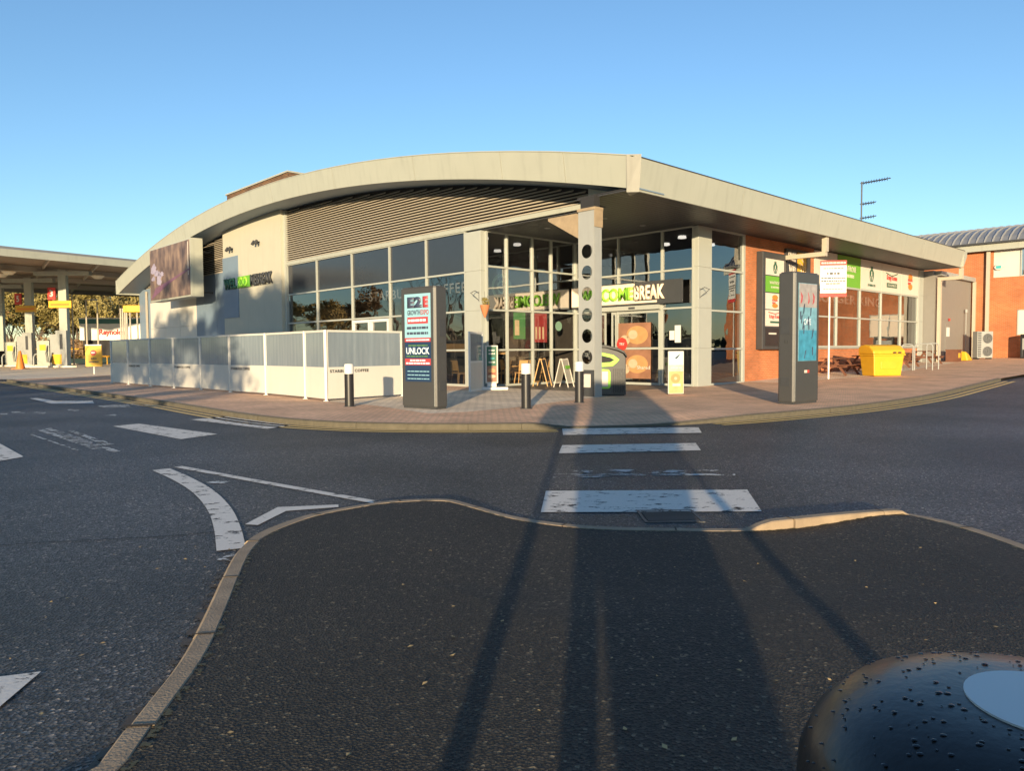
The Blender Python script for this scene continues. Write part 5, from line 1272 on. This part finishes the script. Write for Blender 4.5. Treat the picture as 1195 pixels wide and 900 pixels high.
# ------------------------------------------------------------------ foreground bollard and what throws the long shadows
fb = thing('foreground_bollard', 'wet black rounded bollard with a white disc on its top in the near right corner', 'bollard', (.437, .585, zisl(0, 0)))
top_z = 1.108 - zisl(0, 0)
MB().lathe([(.15,0),(.15,.80),(.19,.90),(.195,1.02),(.192,top_z-.075),(.180,top_z-.045),(.155,top_z-.02),(.12,top_z-.006),(.08,top_z),(0.0,top_z+.001)], 64).build('body', 'wetblack', fb, smooth=True)
MB().lathe([(.062,top_z-.002),(.062,top_z+.002),(.0,top_z+.0025)], 48).build('reflector_disc', 'wh', fb)
mb = MB(); rnd = random.Random(9)
for i in range(420):
    a = rnd.uniform(0, 6.28); r_ = .19*math.sqrt(rnd.uniform(.13, 1)); s_ = rnd.uniform(.0006, .0024)
    prof_ = [(0,0),(.08,0),(.12,-.006),(.155,-.02),(.18,-.045),(.192,-.075)]
    z = 0
    for (ra,za),(rb,zb2) in zip(prof_, prof_[1:]):
        if ra <= r_ <= rb: z = za+(zb2-za)*(r_-ra)/(rb-ra)
    kk = len(mb.v); cx, cy, cz_ = r_*math.cos(a), r_*math.sin(a), top_z+z+.0015
    ring_ = 8
    for q in range(ring_): t = 6.2832*q/ring_; mb.v.append((cx+s_*1.4*math.cos(t), cy+s_*math.sin(t), cz_-.001))
    for q in range(ring_): t = 6.2832*q/ring_; mb.v.append((cx+s_*.8*math.cos(t), cy+s_*.6*math.sin(t), cz_-.0006+s_*.12))
    for q in range(ring_): q2 = (q+1) % ring_; mb.f.append((kk+q, kk+q2, kk+ring_+q2, kk+ring_+q))
    mb.f.append(tuple(kk+ring_+q for q in range(ring_)))
dm = newmat('water_drops'); dm[3].inputs['Base Color'].default_value = (.02,.02,.022,1); dm[3].inputs['Roughness'].default_value = .15; dm[3].inputs['Coat Weight'].default_value = .0
w_ = mb.build('water_drops', dm[0], fb, smooth=True); w_['kind'] = 'stuff'
bs = thing('two_post_sign', 'road sign on two posts behind the camera', 'sign', (0, -1.2, zisl(0, -1)))
k = .1017*1.2
MB().tube([(-.46-k,0,0),(-.46-k,0,2.6)], .052, 10).build('post', 'steelw', bs); MB().tube([(1.30-k,0,0),(1.30-k,0,2.4)], .052, 10).build('post', 'steelw', bs)
MB().prism([(-.98-k,2.0),(-.62-k,1.84),(-.24-k,1.84),(-.20-k,2.62),(-.9-k,2.62)], -.03, .0).build('sign_plate', 'steelw', bs)
sb = thing('shadow_board', 'made-up tapering board behind the camera, shaped to cast the wide shadow', 'sign', (0, -2.0, zisl(0, -1)))  # unseen, added only for the wide ground shadow; its outline is fitted to that
k = .1017*2.0
MB().prism([(p[0]-k, p[1]+.06) for p in [(.11,0),(.62,0),(.70,.5),(.79,.62),(.89,.76),(1.0,1.02),(1.41,1.58),(1.80,2.06),(1.82,3.5),(.18,3.5),(.1,2.3),(-.05,1.84),(-.12,.95),(.09,.74)]], -.05, .05).build('board', 'greyclad', sb)
# the photographer
pe = bpy.data.meshes.new('person'); vs3 = []; es = []; rad = []
def J(p, r, par=None):
    vs3.append(p); rad.append(r)
    if par is not None: es.append((par, len(vs3)-1))
    return len(vs3)-1
pel = J((.06,0,.98), .15); ch = J((.05,0,1.22), .15, pel); up_ = J((.04,.02,1.42), .15, ch); nk = J((.04,.03,1.53), .06, up_); hd = J((.04,.05,1.60), .08, nk); h2 = J((.04,.05,1.70), .10, hd); J((.04,.04,1.78), .07, h2)
for s_ in (-1, 1):
    hp = J((.06+s_*.10,0,.90), .10, pel); kn = J((.05+s_*.13,.02,.50), .080, hp); an = J((.05+s_*.15,0,.10), .062, kn); J((.05+s_*.16,.14,.04), .035, an)
    sh = J((.04+s_*.19,.02,1.42), .065, up_); el = J((.04+s_*.24,.12,1.20), .05, sh); wr = J((.02+s_*.07,.30,1.33), .035, el); hn = J((.02+s_*.05,.36,1.38), .03, wr)
    for q in range(4): J((.02+s_*(.05-.012*q), .40, 1.40+.012*q), .010, hn)
    J((.02+s_*.02,.36,1.36), .010, hn)
pe.from_pydata(vs3, es, []); po_ = bpy.data.objects.new('person', pe); COL.objects.link(po_)
sk = po_.modifiers.new('skin', 'SKIN'); 
for i, r_ in enumerate(rad): pe.skin_vertices[0].data[i].radius = (r_, r_)
pe.skin_vertices[0].data[0].use_root = True
ss = po_.modifiers.new('sub', 'SUBSURF'); ss.levels = 1; ss.render_levels = 2; pe.materials.append(M['coat'])
po_.location = (-.01, -.62, zisl(0, 0)); tag(po_, 'person in a dark coat taking the photograph, standing behind the camera', 'person')
